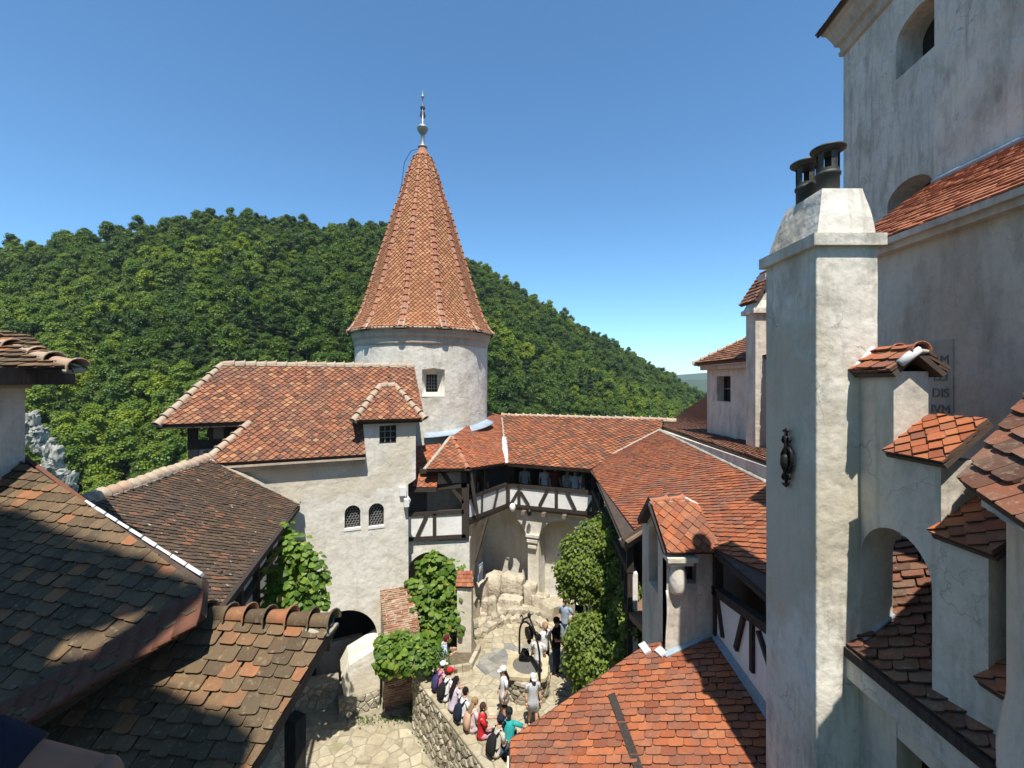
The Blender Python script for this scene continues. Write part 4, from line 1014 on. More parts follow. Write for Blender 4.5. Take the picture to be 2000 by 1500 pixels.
# ------------------------------------------------------------------ half-timbered gallery round the court
gal = thing('timber_gallery', 'half-timbered gallery of dark beams and white panels above the court', 'gallery')
fz = 4.4
A0, A1, A2 = V3(-1.92, 17.8, 0), V3(-.23, 20.5, 0), V3(3.45, 18.95, 0)
F1 = Frame((-3.7, 17.72, 0), (1, 0, 0), ZUP); F2 = vframe(A0, A1); F3_ = vframe(A1, A2)
def members(F, lst, par, mat='timber', dep=.16, proud=.05):
    for x0, y0, x1, y1, wpx, nm in lst:
        a_, b_ = F.px(x0, y0), F.px(x1, y1); ww_ = wpx/FPX*(F.p(*a_).y)
        MB().beam(F.p(*a_, proud-dep/2), F.p(*b_, proud-dep/2), ww_, dep, F.N).build(nm, [mat], par)
def panel(F, pxl, par, mat='plaster_panel', d=.08, nm='infill_panel', off=0):
    c = F.pxs(pxl); c = c if area2(c) > 0 else c[::-1]
    return MB().slab(F.off(off), c, (), d).build(nm, [mat], par)
# front bay beside the white house
panel(F1, [(780, 1005), (906, 1000), (906, 1052), (780, 1058)], gal)
members(F1, [(780, 1006, 906, 999, 8, 'rail'), (780, 1054, 910, 1047, 8, 'sill_beam'), (909, 945, 909, 1050, 14, 'post'), (815, 1048, 833, 1008, 7, 'brace'), (849, 1003, 849, 1046, 7, 'stud'), (852, 952, 912, 947, 9, 'head_beam'), (885, 955, 905, 982, 6, 'brace'), (918, 915, 932, 1005, 6, 'brace')], gal)
members(F1, [(820, 921, 912, 917, 8, 'eave_beam'), (906, 915, 906, 950, 10, 'post'), (862, 920, 880, 945, 7, 'brace')], gal)
panel(F1.off(-1.5), [(790, 955), (905, 955), (905, 1040), (790, 1040)], gal, 'plaster_grey', .1, 'back_wall')
panel(F1.off(-.5), [(852, 920), (903, 916), (903, 948), (852, 951)], gal, 'plaster_grey', .05, 'back_wall')
# slanting bay and long bay
panel(F2, [(912, 978), (988, 950), (988, 984), (912, 1013)], gal); panel(F3_, [(991, 950), (1166, 967), (1166, 1003), (991, 983)], gal)
members(F2, [(911, 973, 990, 946, 8, 'rail'), (911, 1016, 990, 986, 7, 'sill_beam'), (922, 975, 932, 1008, 5, 'brace'), (941, 965, 940, 1001, 4, 'stud'), (972, 954, 963, 993, 4, 'stud')], gal)
members(F3_, [(988, 946, 1170, 964, 8, 'rail'), (988, 986, 1170, 1004, 6, 'sill_beam'), (992, 940, 992, 984, 9, 'post'), (1014, 948, 1014, 986, 6, 'stud'), (1012, 960, 998, 984, 5, 'brace'), (1017, 960, 1033, 986, 5, 'brace'), (1070, 956, 1054, 988, 6, 'brace'), (1087, 955, 1087, 992, 6, 'stud'), (1106, 958, 1124, 996, 6, 'brace'), (1162, 972, 1146, 999, 6, 'brace'), (1164, 962, 1164, 1002, 5, 'post')], gal)
members(F3_, [(992, 907, 1170, 922, 7, 'eave_beam'), (992, 905, 992, 950, 7, 'post'), (1140, 918, 1140, 960, 5, 'post')], gal); members(F2, [(911, 917, 990, 907, 7, 'eave_beam'), (945, 912, 945, 962, 5, 'post'), (915, 917, 928, 970, 5, 'brace')], gal)
# joist ends and lamps below the sill
for x_ in (1025, 1064, 1104): 
    a_ = F3_.px(x_, 996+(x_-990)*.1); MB().box(F3_.p(a_[0], a_[1], .08), (.16, .35, .16), F3_.U, F3_.N).build('joist_end', ['timber_worn'], gal)
# floor, back wall, ceiling
fl = [A0, A1, A2, A2+V3(1.0, 4.0, 0), A1+V3(-.2, 3.2, 0), A0+V3(-1.6, 3.2, 0)]
MB().slab(Frame((0, 0, fz), (1, 0, 0), (0, 1, 0)), [(p.x, p.y) for p in fl], (), .18).build('floor', ['board'], gal)
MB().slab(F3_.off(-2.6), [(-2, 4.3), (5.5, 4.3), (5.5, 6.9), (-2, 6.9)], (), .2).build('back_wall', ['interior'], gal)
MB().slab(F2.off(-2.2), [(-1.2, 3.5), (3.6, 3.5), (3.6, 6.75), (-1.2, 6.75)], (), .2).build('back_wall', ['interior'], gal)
lamp = thing('gallery_lamp', 'small white lamp at the inner corner of the gallery', 'lamp')
a_ = at(1001, 991, 20.2); b = MB(); b.ball(a_, .14, .14, .2, 10, 8); b.build('globe', ['camera_white'], lamp, True); b = MB(); b.tube([a_+ZUP*.16, a_+ZUP*.22+V3(-.2, .05, .03), a_+V3(-.28, .2, .1)], .02, 6); b.build('bracket', ['iron'], lamp)
lan = thing('iron_lantern', 'small dark lantern hanging under the gallery floor', 'lantern')
a_ = at(1034, 1002, 19.9); b = MB(); b.lathe(a_-ZUP*.1, [(.03, .28), (.10, .2), (.09, .02), (.04, -.03)], 6); b.build('cage', ['iron'], lan); b = MB(); b.tube([a_+ZUP*.15, a_+ZUP*.35], .012, 5); b.build('hook', ['iron'], lan)
# roofs over the gallery
groof2 = None
nA, nB = at(990, 909, 20.0), at(1152, 920, 18.62); nA.z = nB.z = 6.34
rA, rB = at(981, 811, 25.3), at(1296, 820, 22.5); rA.z = rB.z = 8.12
FN = pframe(nA, nB, rB); rA = FN.hit(981, 811); rB = FN.hit(1296, 820)
polyN = [nA, nB, FN.hit(1292, 838), rB, rA]
nroof = deck(gal, polyN, 'roof', .12, 'deck', FN)
tile_plane(gal, nroof, FN, polyN, nB-nA, 'point', .28, .18, .03, 'tile_orange_mossy')
ridge_line(nroof, rB+(rB-rA).normalized()*.6, rA, .12, .42, 'tile_ridge', .3)
deck(nroof, [rA, rB, rB+V3(1.2, 3.0, -1.8), rA+V3(1.2, 3.0, -1.8)], 'roof_deck')
rough_strip(nroof, nA+ZUP*.03-V3(.05, 0, 0), FN.hit(985, 855)+ZUP*.02, .26, .10, FN.N, 'lead_white'); rough_strip(nroof, FN.hit(985, 855), FN.hit(981, 816), .14, .1, FN.N)
k0, k1, k2, k3 = at(832, 919, 17.25), at(914, 916, 17.4), at(883, 853, 19.6), at(986, 905, 19.95); k0.z = k1.z
FM1 = pframe(k0, k1, k2); mroof = deck(gal, [k0, k1, k2], 'hip_roof', .1, 'deck', FM1)
tile_plane(gal, mroof, FM1, [k0, k1, k2], k1-k0, 'point', .24, .16, .022, 'tile_orange_mossy')
FM2 = pframe(k1, k3, k2); polM = [k1, k3, FM2.hit(980, 812), FM2.hit(950, 806), k2]
deck(mroof, polM, 'roof_deck', .1, 'deck', FM2); tile_plane(gal, mroof, FM2, polM, k3-k1, 'point', .22, .16, .022, 'tile_orange')
ridge_line(mroof, k2, k1, .10, .36, 'tile_rib', .15, up=FM1.N+FM2.N)
rough_strip(mroof, k2+V3(-.05, 0, .02), k0+V3(-.05, 0, .02), .14, .1, FM1.N)
deck(mroof, [k0, k2, k2+V3(-1.2, .5, -1.0)], 'roof_deck')
# lead apron round the foot of the tower
b = MB(); rr = []
for k in range(15):
    a = rad(12+k*5.2); zz = 7.45+.42*(k/14)**1.3
    rr.append([cyl(a, TR-.05, zz+.22), cyl(a, TR+.06, zz+.16), cyl(a, TR+.42, zz+.03), cyl(a, TR+.42, zz-.01), cyl(a, TR-.05, zz+.0)])
b.rings(rr); b.build('lead_apron', ['zinc'], mroof, True)
# little roof tucked behind the turret
j0, j1 = at(806, 955, 17.35), at(853, 952, 17.4); j0.z = j1.z; FJ = Frame(j0, j1-j0, V3(0, 1, .75)); pj = [j0, j1, FJ.hit(862, 868), FJ.hit(812, 872)]
jroof = deck(gal, pj, 'lean_to_roof', .08, 'deck', FJ); tile_plane(gal, jroof, FJ, pj, j1-j0, 'point', .24, .16, .022, 'tile_orange')
MB().beam(j0+V3(-.2, -.02, -.08), j1+V3(0, -.02, -.08), .1, .16).build('eave_board', ['timber'], jroof)

# ------------------------------------------------------------------ court walls below the gallery
cw = thing('court_arcade', 'pale plaster court wall with two round-headed niches under the gallery', 'wall')
F3w = F3_.off(-.22)
uL_ = F3w.px(918, 1100)[0]; uR_ = F3w.px(1180, 1100)[0]+.6
n1 = arch(F3w.px(926, 1150)[0], F3w.px(1031, 1150)[0], .0, F3w.px(985, 999)[1], 18); n2 = arch(F3w.px(1052, 1150)[0], F3w.px(1140, 1150)[0], 0, F3w.px(1095, 1017)[1], 18)
MB().slab(F3w, [(uL_, -.2), (uR_, -.2), (uR_, fz), (uL_, fz)], [[(u_, max(v_, -.1)) for u_, v_ in n1], n2], .95).build('wall', ['plaster_white'], cw)
MB().slab(F3w.off(-.93), [(uL_-.5, -.2), (uR_, -.2), (uR_, fz), (uL_-.5, fz)], (), .3).build('niche_back', ['plaster_white'], cw)
b = MB()
for yy in (1045, 1055, 1066): 
    a_, c_ = F3w.px(1033, yy), F3w.px(1049, yy+1.5); b.box(F3w.p((a_[0]+c_[0])/2, (a_[1]+c_[1])/2, .05), (c_[0]-a_[0]+.12*(1066-yy)/12, .16, .12), F3w.U, F3w.N)
b.build('impost', ['plaster_white'], cw)
# pier below the front bay with its arch
pier = thing('gallery_pier', 'white plaster pier with dark arch below the front bay of the gallery', 'wall')
F1w = F1.off(-.05); u0_, u1_ = F1w.px(770, 1100)[0], F1w.px(917, 1100)[0]; zt_ = F1w.px(860, 1056)[1]
ar = arch(F1w.px(793, 1150)[0], F1w.px(893, 1150)[0], -.15, F1w.px(848, 1078)[1], 18)
MB().slab(F1w, [(u0_, -.2), (u1_, -.2), (u1_, zt_), (u0_, zt_)], [ar], .5).build('wall', ['plaster_white'], pier)
b = MB(); b.box(F1w.p((u0_+u1_)/2, 1.8, -2.4), (2.8, .2, 4.2)); b.box(F1w.p(u1_-.25, 2.0, -1.9), (.4, 2.9, 4.4)); b.box(F1w.p((u0_+u1_)/2-.2, 3.6, -1.5), (2.2, 2.0, .2)); b.build('vault', ['plaster_white'], pier)
MB().beam(at(928, 1097, 17.9), at(952, 1012, 19.0), .09, .12).build('brace', ['timber'], gal)
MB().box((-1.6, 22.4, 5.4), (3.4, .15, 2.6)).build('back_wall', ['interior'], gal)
# garden wall with a tiled coping
gw = thing('garden_wall', 'short whitewashed wall stub with one row of red coping tiles beside the vine', 'wall')
y_ = 16.6; a_, c_ = at(893, 1145, y_), at(921, 1145, y_); zt_ = a_.z
b = MB(); b.box(((a_.x+c_.x)/2, y_+.35, zt_/2-.1), (c_.x-a_.x, .8, zt_+.2)); b.build('wall', ['plaster_white'], gw)
FK = Frame((a_.x-.05, y_-.12, zt_+.02), (1, 0, 0), (0, 1, .75)); wK = c_.x-a_.x+.14; pk = [FK.p(0, 0), FK.p(wK, 0), FK.p(wK-.1, .62), FK.p(.02, .62)]
kroof = deck(gw, pk, 'coping', .06, 'deck', FK); tile_plane(gw, kroof, FK, pk, (1, 0, 0), 'flat', .17, .16, .022, 'tile_orange')
# notice
nb = thing('notice_board', 'small blue and white notice on the court wall beside the niche', 'notice')
FNt = Frame(at(939, 1118, 19.3), V3(.35, .9, 0), ZUP)
MB().slab(FNt, [(-.24, -.36), (.24, -.36), (.24, .36), (-.24, .36)], (), .03).build('panel', ['blue_notice'], nb)
MB().slab(FNt.off(.012), [(-.17, .02), (.17, .02), (.17, .26), (-.17, .26)], (), .01).build('printed_sheet', ['paper_white'], nb)
# rock bench, boulders and steps at the foot of the niche
def lump(name, c, s, mats, parent=None, sq=.45, seed=0, X=(1, 0, 0), amp=.12, sub_=3, smooth=True):
    rr_ = random.Random(seed); bm = bmesh.new(); bmesh.ops.create_icosphere(bm, subdivisions=sub_, radius=1)
    X = Vector(X).normalized(); Y = Vector((-X.y, X.x, 0)); off = Vector((rr_.random()*9, rr_.random()*9, rr_.random()*9))
    for v in bm.verts:
        p = v.co.copy(); p = Vector([math.copysign(abs(q)**sq, q) for q in p]); p *= 1+amp*mnoise.noise(v.co*1.4+off)+amp*.4*mnoise.noise(v.co*4+off)
        v.co = Vector(c)+X*p.x*s[0]+Y*p.y*s[1]+ZUP*p.z*s[2]
    me_ = bpy.data.meshes.new(name); bm.to_mesh(me_); bm.free(); matlist(me_, mats); me_.polygons.foreach_set('use_smooth', [smooth]*len(me_.polygons))
    return linked(bpy.data.objects.new(name, me_), parent)
rb = thing('rock_bench', 'sculpted pale stone seats and ledges at the foot of the niche', 'stone bench')
for k, (x_, y_, z_, sx, sy, sz) in enumerate([(-1.45, 20.1, .45, .32, .35, .62), (-.85, 20.75, .55, .45, .35, .66), (.05, 20.6, .55, .55, .35, .68), (-.05, 19.9, .22, .52, .30, .26), (.85, 20.15, .45, .30, .3, .58), (1.25, 19.95, .28, .38, .3, .34), (-1.05, 19.45, .22, .22, .22, .42)]):
    lump('seat_block', (x_, y_, z_), (sx, sy, sz), ['plaster_rock'], rb, .30, k, (1, -.3, 0), .16)
lump('pot_stone', (-.82, 19.0, .45), (.22, .22, .5), ['plaster_rock'], rb, .6, 77)
for k, (x_, y_, sx, sy, sz, lb_) in enumerate([(1.95, 19.3, .75, .42, .42, 'large pale boulder with flat top right of the rock bench'), (-1.75, 19.2, .35, .3, .5, 'upright pale boulder at the left end of the rock bench')]):
    tag(lump('boulder', (x_, y_, sz*.6), (sx, sy, sz), ['boulder'], None, .4, 20+k, (.8, .5, 0), .25, 2, False), lb_, 'boulder')
st = thing('rock_steps', 'curving rough stone steps leading up to the rock bench', 'steps')
for k in range(34):
    t = k % 17/16; row = k//17; c = at(918+t*120-(row*6), 1243-row*14-36*math.sin(t*1.9)+8*t, 1); p = atz(930+t*130, 1240-26*math.sin(t*2.6)-row*17-t*8, .1+.12*row)
    lump('step_stone', p+V3(R.uniform(-.08, .08), R.uniform(-.06, .06), 0), (R.uniform(.13, .24), R.uniform(.12, .2), R.uniform(.10, .17)), ['boulder' if R.random() < .5 else 'rubble'], st, .42, 50+k, (R.uniform(-1, 1), 1, 0), .3, 2, False)
MB().box((-.1, 19.55, .06), (3.0, .9, .12)).build('step_bed', ['plaster_rock'], st)
# planting bed with a stone kerb in front of the garden wall
bed = thing('planting_bed', 'small earth bed edged with pale kerb stones in the court corner', 'plant bed')
b1, b2, b3 = atz(872, 1310, .12), atz(918, 1302, .12), atz(936, 1265, .12)
for p_, q_ in ((b1, b2), (b2, b3)):
    for k in range(3): MB().beam(p_.lerp(q_, k/3+.01), p_.lerp(q_, (k+1)/3-.01), .14, .22).build('kerb_stone', ['boulder'], bed)
MB().slab(Frame((0, 0, .05), (1, 0, 0), (0, 1, 0)), [(b1.x, b1.y), (b2.x, b2.y), (b3.x, b3.y), (b3.x-.3, b3.y+.8), (b1.x-.2, b1.y+1.4)], (), .2).build('earth', ['soil'], bed)
# ------------------------------------------------------------------ right wing: long gallery roof, back house
rw = thing('right_gallery_wing', 'long half-timbered wing with broad orange tiled roof along the right side', 'house')
e0, e1 = atz(1166, 934, 6.34), atz(1216, 1050, 6.34)
t0 = at(1290, 840, 18.8); t1 = at(1500, 942, 10.9); t0.z = t1.z = 7.80
t0 = atz(1290, 840, 7.85); t1 = atz(1500, 942, 7.85)
FRr = pframe(e0, e1, t0)
if FRr.N.z < 0: FRr = Frame(FRr.O, -FRr.U, FRr.V)
hR = FRr.hit
p_corner = hR(1148, 916)
q1 = [hR(1148, 914), hR(1165, 940), hR(1216, 1052), hR(1270, 1022), hR(1400, 1000), hR(1500, 945), hR(1290, 841)]
polyR1 = [hR(1148, 914), hR(1166, 938), hR(1216, 1052), hR(1275, 1016), hR(1330, 860), hR(1290, 841)]
polyR2 = [hR(1275, 1016), hR(1300, 1000), hR(1400, 1076), hR(1502, 1163), hR(1556, 1208), hR(1556, 968), hR(1500, 941), hR(1330, 860)]
rroof = deck(rw, polyR1, 'roof', .12, 'deck', FRr); deck(rroof, polyR2, 'roof_deck', .12, 'deck', FRr)
rowR = hR(1480, 985)-hR(1250, 985)
rowR = hR(1420, 1020)-hR(1240, 1018)
full = [hR(1148, 914), hR(1166, 938), hR(1216, 1052), hR(1556, 1220), hR(1556, 968), hR(1500, 941), hR(1290, 841)]
xe = [hR(1272, 1018), hR(1300, 1000)]
def cut_fn(P):                                    # the notch where the turret and the open gallery stand
    d = P-EYE; px = 1000+FPX*d.x/d.y; py = HOR-FPX*d.z/d.y
    return False
tile_plane(rw, rroof, FRr, polyR1, rowR, 'flat', .215, .14, .016, 'tile_orange')
tile_plane(rw, rroof, FRr, [hR(1275, 1016), hR(1400, 1076), hR(1502, 1163), hR(1556, 1208), hR(1556, 968), hR(1500, 941), hR(1330, 860)], rowR, 'flat', .215, .14, .016, 'tile_orange')
rough_strip(rroof, hR(1150, 912)+ZUP*.02, hR(1290, 840)+ZUP*.03, .16, .1, FRr.N); rough_strip(rroof, hR(1290, 842)+ZUP*.02, hR(1500, 943)+ZUP*.02, .15, .09, FRr.N, 'mortar')
MB().beam(hR(1166, 938)-FRr.N*.1, hR(1216, 1052)-FRr.N*.1, .12, .1, FRr.N).build('eave_board', ['timber'], rroof); MB().beam(hR(1396, 1073)-FRr.N*.1, hR(1556, 1208)-FRr.N*.1, .1, .12, FRr.N).build('eave_board', ['timber'], rroof)
a_, b_ = hR(1219, 1054), hR(1266, 1024); MB().beam(a_-FRr.N*.09+V3(0, .1, 0), b_-FRr.N*.09+V3(0, .1, 0), .22, .05, FRr.N).build('soffit', ['soffit'], rroof)
MB().beam(a_-ZUP*.18+V3(0, .2, 0), b_-ZUP*.2+V3(0, .2, 0), .2, .2).build('plate_beam', ['timber_worn'], rroof)
# timber wall along the court (far part)
W0, W1 = V3(3.42, 18.9, 0), V3(2.86, 10.9, 0)
F5 = vframe(W0, W1); L5 = (W1-W0).length
MB().slab(F5.off(-.04), [(0, -.2), (L5, -.2), (L5, 5.35), (0, 5.35)], (), .14).build('infill_panel', ['plaster_panel'], rw)
for zz in (5.42, 4.4, 2.6): MB().beam(F5.p(0, zz, 0), F5.p(L5, zz, 0), .16, .17).build('rail', ['timber'], rw)
for k in range(19): MB().beam(F5.p(L5*k/18, 0, .01), F5.p(L5*k/18, 5.4, .01), .11, .12, F5.N).build('stud', ['timber'], rw)
for k in range(0, 19, 6): MB().beam(F5.p(L5*k/18, 5.4, .01), F5.p(L5*k/18, 6.25, .01), .14, .16, F5.N).build('post', ['timber'], rw)
b = MB(); b.slab(F5.off(-1.9), [(-1.0, 0), (L5+3, 0), (L5+3, 7.3), (-1.0, 7.3)], (), .15); b.build('inner_wall', ['interior'], rw)
MB().slab(Frame((0, 0, 4.45), (1, 0, 0), (0, 1, 0)), [(3.5, 19), (5.6, 19), (5.6, 6), (3.9, 6), (2.8, 10.9)], (), .15).build('floor', ['board'], rw)
# near part: rail, posts and panels beside the turret
F6 = vframe(V3(3.72, 8.9, 0), V3(3.72, 4.0, 0))
for c in ([(1395, 1160), (1504, 1240), (1504, 1392), (1395, 1240)], ): panel(F6, c+[ ], rw, 'plaster_panel', .1)
members(F6, [(1392, 1150, 1512, 1236, 15, 'rail'), (1402, 1155, 1414, 1245, 7, 'brace'), (1455, 1205, 1440, 1268, 11, 'brace'), (1472, 1215, 1472, 1312, 11, 'stud'), (1484, 1232, 1506, 1300, 10, 'brace'), (1399, 1075, 1399, 1240, 8, 'post')], rw)
MB().slab(F6.off(-1.0), [(-1.5, 4.5), (4.0, 4.5), (4.0, 7.0), (-1.5, 7.0)], (), .15).build('inner_wall', ['timber'], rw)
MB().slab(F6.off(-.04), [(0, 0), (4.5, 0), (4.5, 5.35), (0, 5.35)], (), .1).build('lower_wall', ['plaster_grey'], rw)

# house set back above, with its own roof and chimney
bh = thing('upper_back_house', 'small grey house with square window above the long orange roof', 'house')
XH = 7.34
F7 = vframe(V3(XH, 17.6, 0), V3(XH-.1, 9.5, 0)); h7 = F7.px
u0_ = h7(1381, 800)[0]; zt_, zb_ = 10.55, 7.4
wh = F7.pxs([(1400, 783), (1427, 783), (1427, 735), (1400, 735)]); wh = wh if area2(wh) > 0 else wh[::-1]
wz0, wz1 = min(p[1] for p in wh), max(p[1] for p in wh); wu0, wu1 = min(p[0] for p in wh), max(p[0] for p in wh); wh = [(wu0, wz0), (wu1, wz0), (wu1, wz1), (wu0, wz1)]
MB().slab(F7, [(u0_, zb_), (8.2, zb_), (8.2, zt_), (u0_, zt_)], [wh], .4).build('wall', ['plaster_grey'], bh)
bw_ = lattice_window(bh, F7, wh, False, .3, 'timber', False, .5)
b = MB(); b.box(F7.p(u0_+.15, (zb_+zt_)/2, -2.0), (.3, 3.9, zt_-zb_), F7.U, F7.N); b.build('gable_wall', ['plaster_grey'], bh)
b = MB(); b.beam(F7.p(u0_-.15, zt_-.06, .1), F7.p(8.2, zt_-.06, .1), .2, .14); b.beam(F7.p(u0_-.15, zt_+.06, .15), F7.p(8.2, zt_+.06, .15), .3, .1); b.build('cornice', ['cornice'], bh)
FQ = Frame(F7.p(0, zt_+.12, .35), F7.U, -F7.N+ZUP*.62); hq = FQ.hit
pq = [FQ.p(u0_-.35, 0), FQ.p(8.2, 0), FQ.p(8.2, 2.2), FQ.p(u0_+1.35, 2.2)]
qroof = deck(bh, pq, 'roof', .1, 'deck', FQ); tile_plane(bh, qroof, FQ, pq, F7.U, 'flat', .22, .15, .024, 'tile_red')
ridge_line(qroof, FQ.p(u0_+1.35, 2.2), FQ.p(u0_-.35, 0), .1, .36, 'tile_ridge', .3, up=FQ.N)
deck(qroof, [FQ.p(u0_-.35, 0), FQ.p(u0_+1.35, 2.2), FQ.p(u0_-.35, 0)-F7.N*4.2], 'roof_deck')
# lower roof strip in front of it
w_top = FRr
FX = vframe(V3(hR(1290, 842).x, hR(1290, 842).y, 0), V3(hR(1500, 943).x, hR(1500, 943).y, 0)); Lx = (hR(1500, 943)-hR(1290, 842)).length; z7 = 7.85
MB().slab(FX, [(-.2, z7-.8), (Lx+4, z7-.8), (Lx+4, z7+.42), (-.2, z7+.0)], (), .3).build('parapet_wall', ['plaster_grey'], bh)
FY = pframe(FX.p(0, z7+.10, .12), FX.p(Lx, z7+.36, .12), F7.p(h7(1470, 868)[0], 8.12, 0))
hy = FY.hit
py_ = [hy(1293, 834), hy(1500, 905), hy(1640, 955), hy(1640, 900), hy(1470, 868), hy(1383, 838), hy(1384, 772)]
py1 = [hy(1293, 834), hy(1383, 866), hy(1383, 838), hy(1384, 770)]; py2 = [hy(1383, 866), hy(1500, 906), hy(1640, 955), hy(1640, 880), hy(1470, 850), hy(1383, 830)]
yroof = deck(bh, py1, 'lower_roof', .1, 'deck', FY); deck(yroof, py2, 'roof_deck', .1, 'deck', FY)
rowY = hy(1380, 850)-hy(1320, 830)
tile_plane(bh, yroof, FY, py1, rowY, 'flat', .21, .13, .024, 'tile_red'); tile_plane(bh, yroof, FY, py2, rowY, 'flat', .21, .13, .024, 'tile_red')
bc = thing('back_chimney', 'grey plaster chimney with corbelled cap rising beside the upper back house', 'chimney')
cY = 12.65; ca = V3(6.7, 12.65, 0) 
b = MB(); b.box((ca.x+.65, cY+.0, 9.9), (1.3, .5, 5.0)); st_ = b.build('stack', ['plaster_grey'], bc)
zc_ = at(1460, 607, cY-.25).z
b = MB(); b.box((ca.x+.65, cY, zc_), (1.5, .7, .13)); b.rings([[(ca.x+.65+sx*w_, cY+sy*w_*.42, z_) for sx, sy in ((-1, -1), (1, -1), (1, 1), (-1, 1))] for w_, z_ in ((.70, zc_+.08), (.5, zc_+.5))]); b.build('cap', ['plaster_chimney'], bc)
FZ = Frame((ca.x-.05, cY-.25, zc_+.25), (0, -1, 0), (.62, 0, 1)); pz = [FZ.p(-.75, 0), FZ.p(.12, 0), FZ.p(.05, 1.1), FZ.p(-.65, 1.1)]
zroof = deck(bc, pz, 'cap_roof', .05, 'deck', FZ); FZ2 = Frame((ca.x+1.35, cY+.25, zc_+.25), (0, 1, 0), (-.62, 0, 1)); pz2 = [FZ2.p(-.62, 0), FZ2.p(.15, 0), FZ2.p(.05, 1.1), FZ2.p(-.55, 1.1)]; deck(zroof, pz2, 'roof_deck', .05, 'deck', FZ2); tile_plane(bc, zroof, FZ2, pz2, (0, 1, 0), 'flat', .19, .13, .022, 'tile_red')
MB().box((ca.x+.65, cY, zc_+.6), (.7, .4, .9)).build('cap_core', ['plaster_grey'], bc); tile_plane(bc, zroof, FZ, pz, (0, -1, 0), 'flat', .19, .13, .022, 'tile_red')
pot = thing('clay_pot', 'short brown clay chimney pot on the back chimney', 'chimney pot'); p_ = at(1490, 585, cY); b = MB(); b.lathe((p_.x, p_.y, zc_+.2), [(.15, 0), (.16, .1), (.15, .5), (.18, .52), (.18, .58), (.13, .58)], 14); b.build('pot', ['tile_valley'], pot, True)

# ------------------------------------------------------------------ little turret standing on the lower right roof
K0, K1 = V3(3.72, 8.35, 5.33), V3(3.72, 6.6, 5.05)
FK_ = pframe(K0, K1, at(1290, 1282, 8.3)); 
if FK_.N.z < 0: FK_ = Frame(FK_.O, -FK_.U, FK_.V)
hk = FK_.hit
lr = thing('lower_right_wing', 'low wing with fresh orange tiled roof at the bottom right of the court', 'house')
polyK = [hk(998, 1447), hk(998, 1640), hk(1640, 1640), hk(1500, 1392), hk(1393, 1236), hk(1262, 1263)]
kroof2 = deck(lr, polyK, 'roof', .12, 'deck', FK_); rowK = hk(1400, 1400)-hk(1200, 1406)
tile_plane(lr, kroof2, FK_, polyK, rowK, 'flat', .235, .125, .017, 'tile_orange', 1.2)
MB().beam(hk(1393, 1236)+FK_.N*.05, hk(1640, 1600)+FK_.N*.05, .16, .03, FK_.N).build('zinc_flashing', ['zinc'], kroof2)
a_, c_ = hk(1393, 1236), hk(1640, 1600)
MB().slab(F6.off(.012), [(F6.uv(a_)[0]-.1, 5.25), (F6.uv(c_)[0], 5.0), (F6.uv(c_)[0], 5.2), (F6.uv(a_)[0]-.1, 5.45)], (), .02).build('zinc_upstand', ['zinc'], kroof2)
MB().beam(hk(998, 1447)-ZUP*.05, hk(998, 1640)-ZUP*.05, .06, .1).build('eave_board', ['timber'], kroof2); MB().beam(hk(998, 1447)-FK_.N*.03, hk(1262, 1263)-FK_.N*.03, .05, .12, FK_.N).build('verge_board', ['timber'], kroof2)
# dark strip laid over the tiles
p0_, p1_ = hk(1196, 1360), hk(1258, 1530)
MB().beam(p0_+FK_.N*.035, p1_+FK_.N*.035, .13, .05, FK_.N).build('dark_strip', ['timber'], kroof2)
b = MB(); k_ = [hk(1005, 1450), hk(1255, 1270), hk(1330, 1270), hk(1500, 1500)]
b.slab(vframe(V3(.15, 7.75, 0), V3(2.6, 8.7, 0)), [(0, -.2), (2.7, -.2), (2.7, 4.6), (0, 3.6)], (), .2); b.build('court_wall', ['plaster_white'], lr)
b = MB(); b.slab(vframe(V3(.12, 4.0, 0), V3(.12, 7.7, 0)), [(0, -.2), (3.7, -.2), (3.7, 3.6), (0, 3.2)], (), .2); b.build('side_wall', ['plaster_white'], lr)
tu = thing('stair_turret', 'slim grey plaster turret with its own small diamond-tiled roof and niche', 'turret')
ty = 8.3; xa, xb = at(1302, 1100, ty).x, at(1396, 1100, ty).x; zt_ = at(1302, 1074, ty).z; td = 1.55
fb_ = Frame((xa, ty, 0), (1, 0, 0), ZUP); wq = fb_.pxs([(1330, 1140), (1360, 1140), (1360, 1097), (1330, 1097)])
MB().slab(fb_, [(0, 3.5), (xb-xa, 3.5), (xb-xa, zt_), (0, zt_)], [wq if area2(wq) > 0 else wq[::-1]], .22).build('front_wall', ['plaster_grey'], tu)
fl_ = vframe(V3(xa, ty+td, 0), V3(xa, ty, 0)); gz = at(1258, 978, ty+.7).z
ni = arch(.45, 1.05, at(1285, 1165, ty+.4).z, at(1275, 1027, ty+.8).z, 14)
MB().slab(fl_, [(0, 3.3), (td-.002, 3.3), (td-.002, zt_-.02), (td*.55, gz), (.05, zt_+.1), (0, zt_)], [ni], .25).build('side_wall', ['plaster_grey'], tu)
MB().slab(fl_.off(-.26), [(0.05, 3.5), (td-.25, 3.5), (td-.25, zt_-.1), (.05, zt_-.1)], (), .1).build('niche_back', ['plaster_grey'], tu)
b = MB(); b.box((xb-.1, ty+td/2, (zt_+3.5)/2), (.2, td-.3, zt_-3.5)); b.build('side_wall', ['plaster_grey'], tu)
MB().slab(fb_.off(-.19), fb_.off(-.19).pxs([(1326, 1145), (1366, 1145), (1366, 1092), (1326, 1092)]), (), .02).build('window', ['window_glass'], tu)
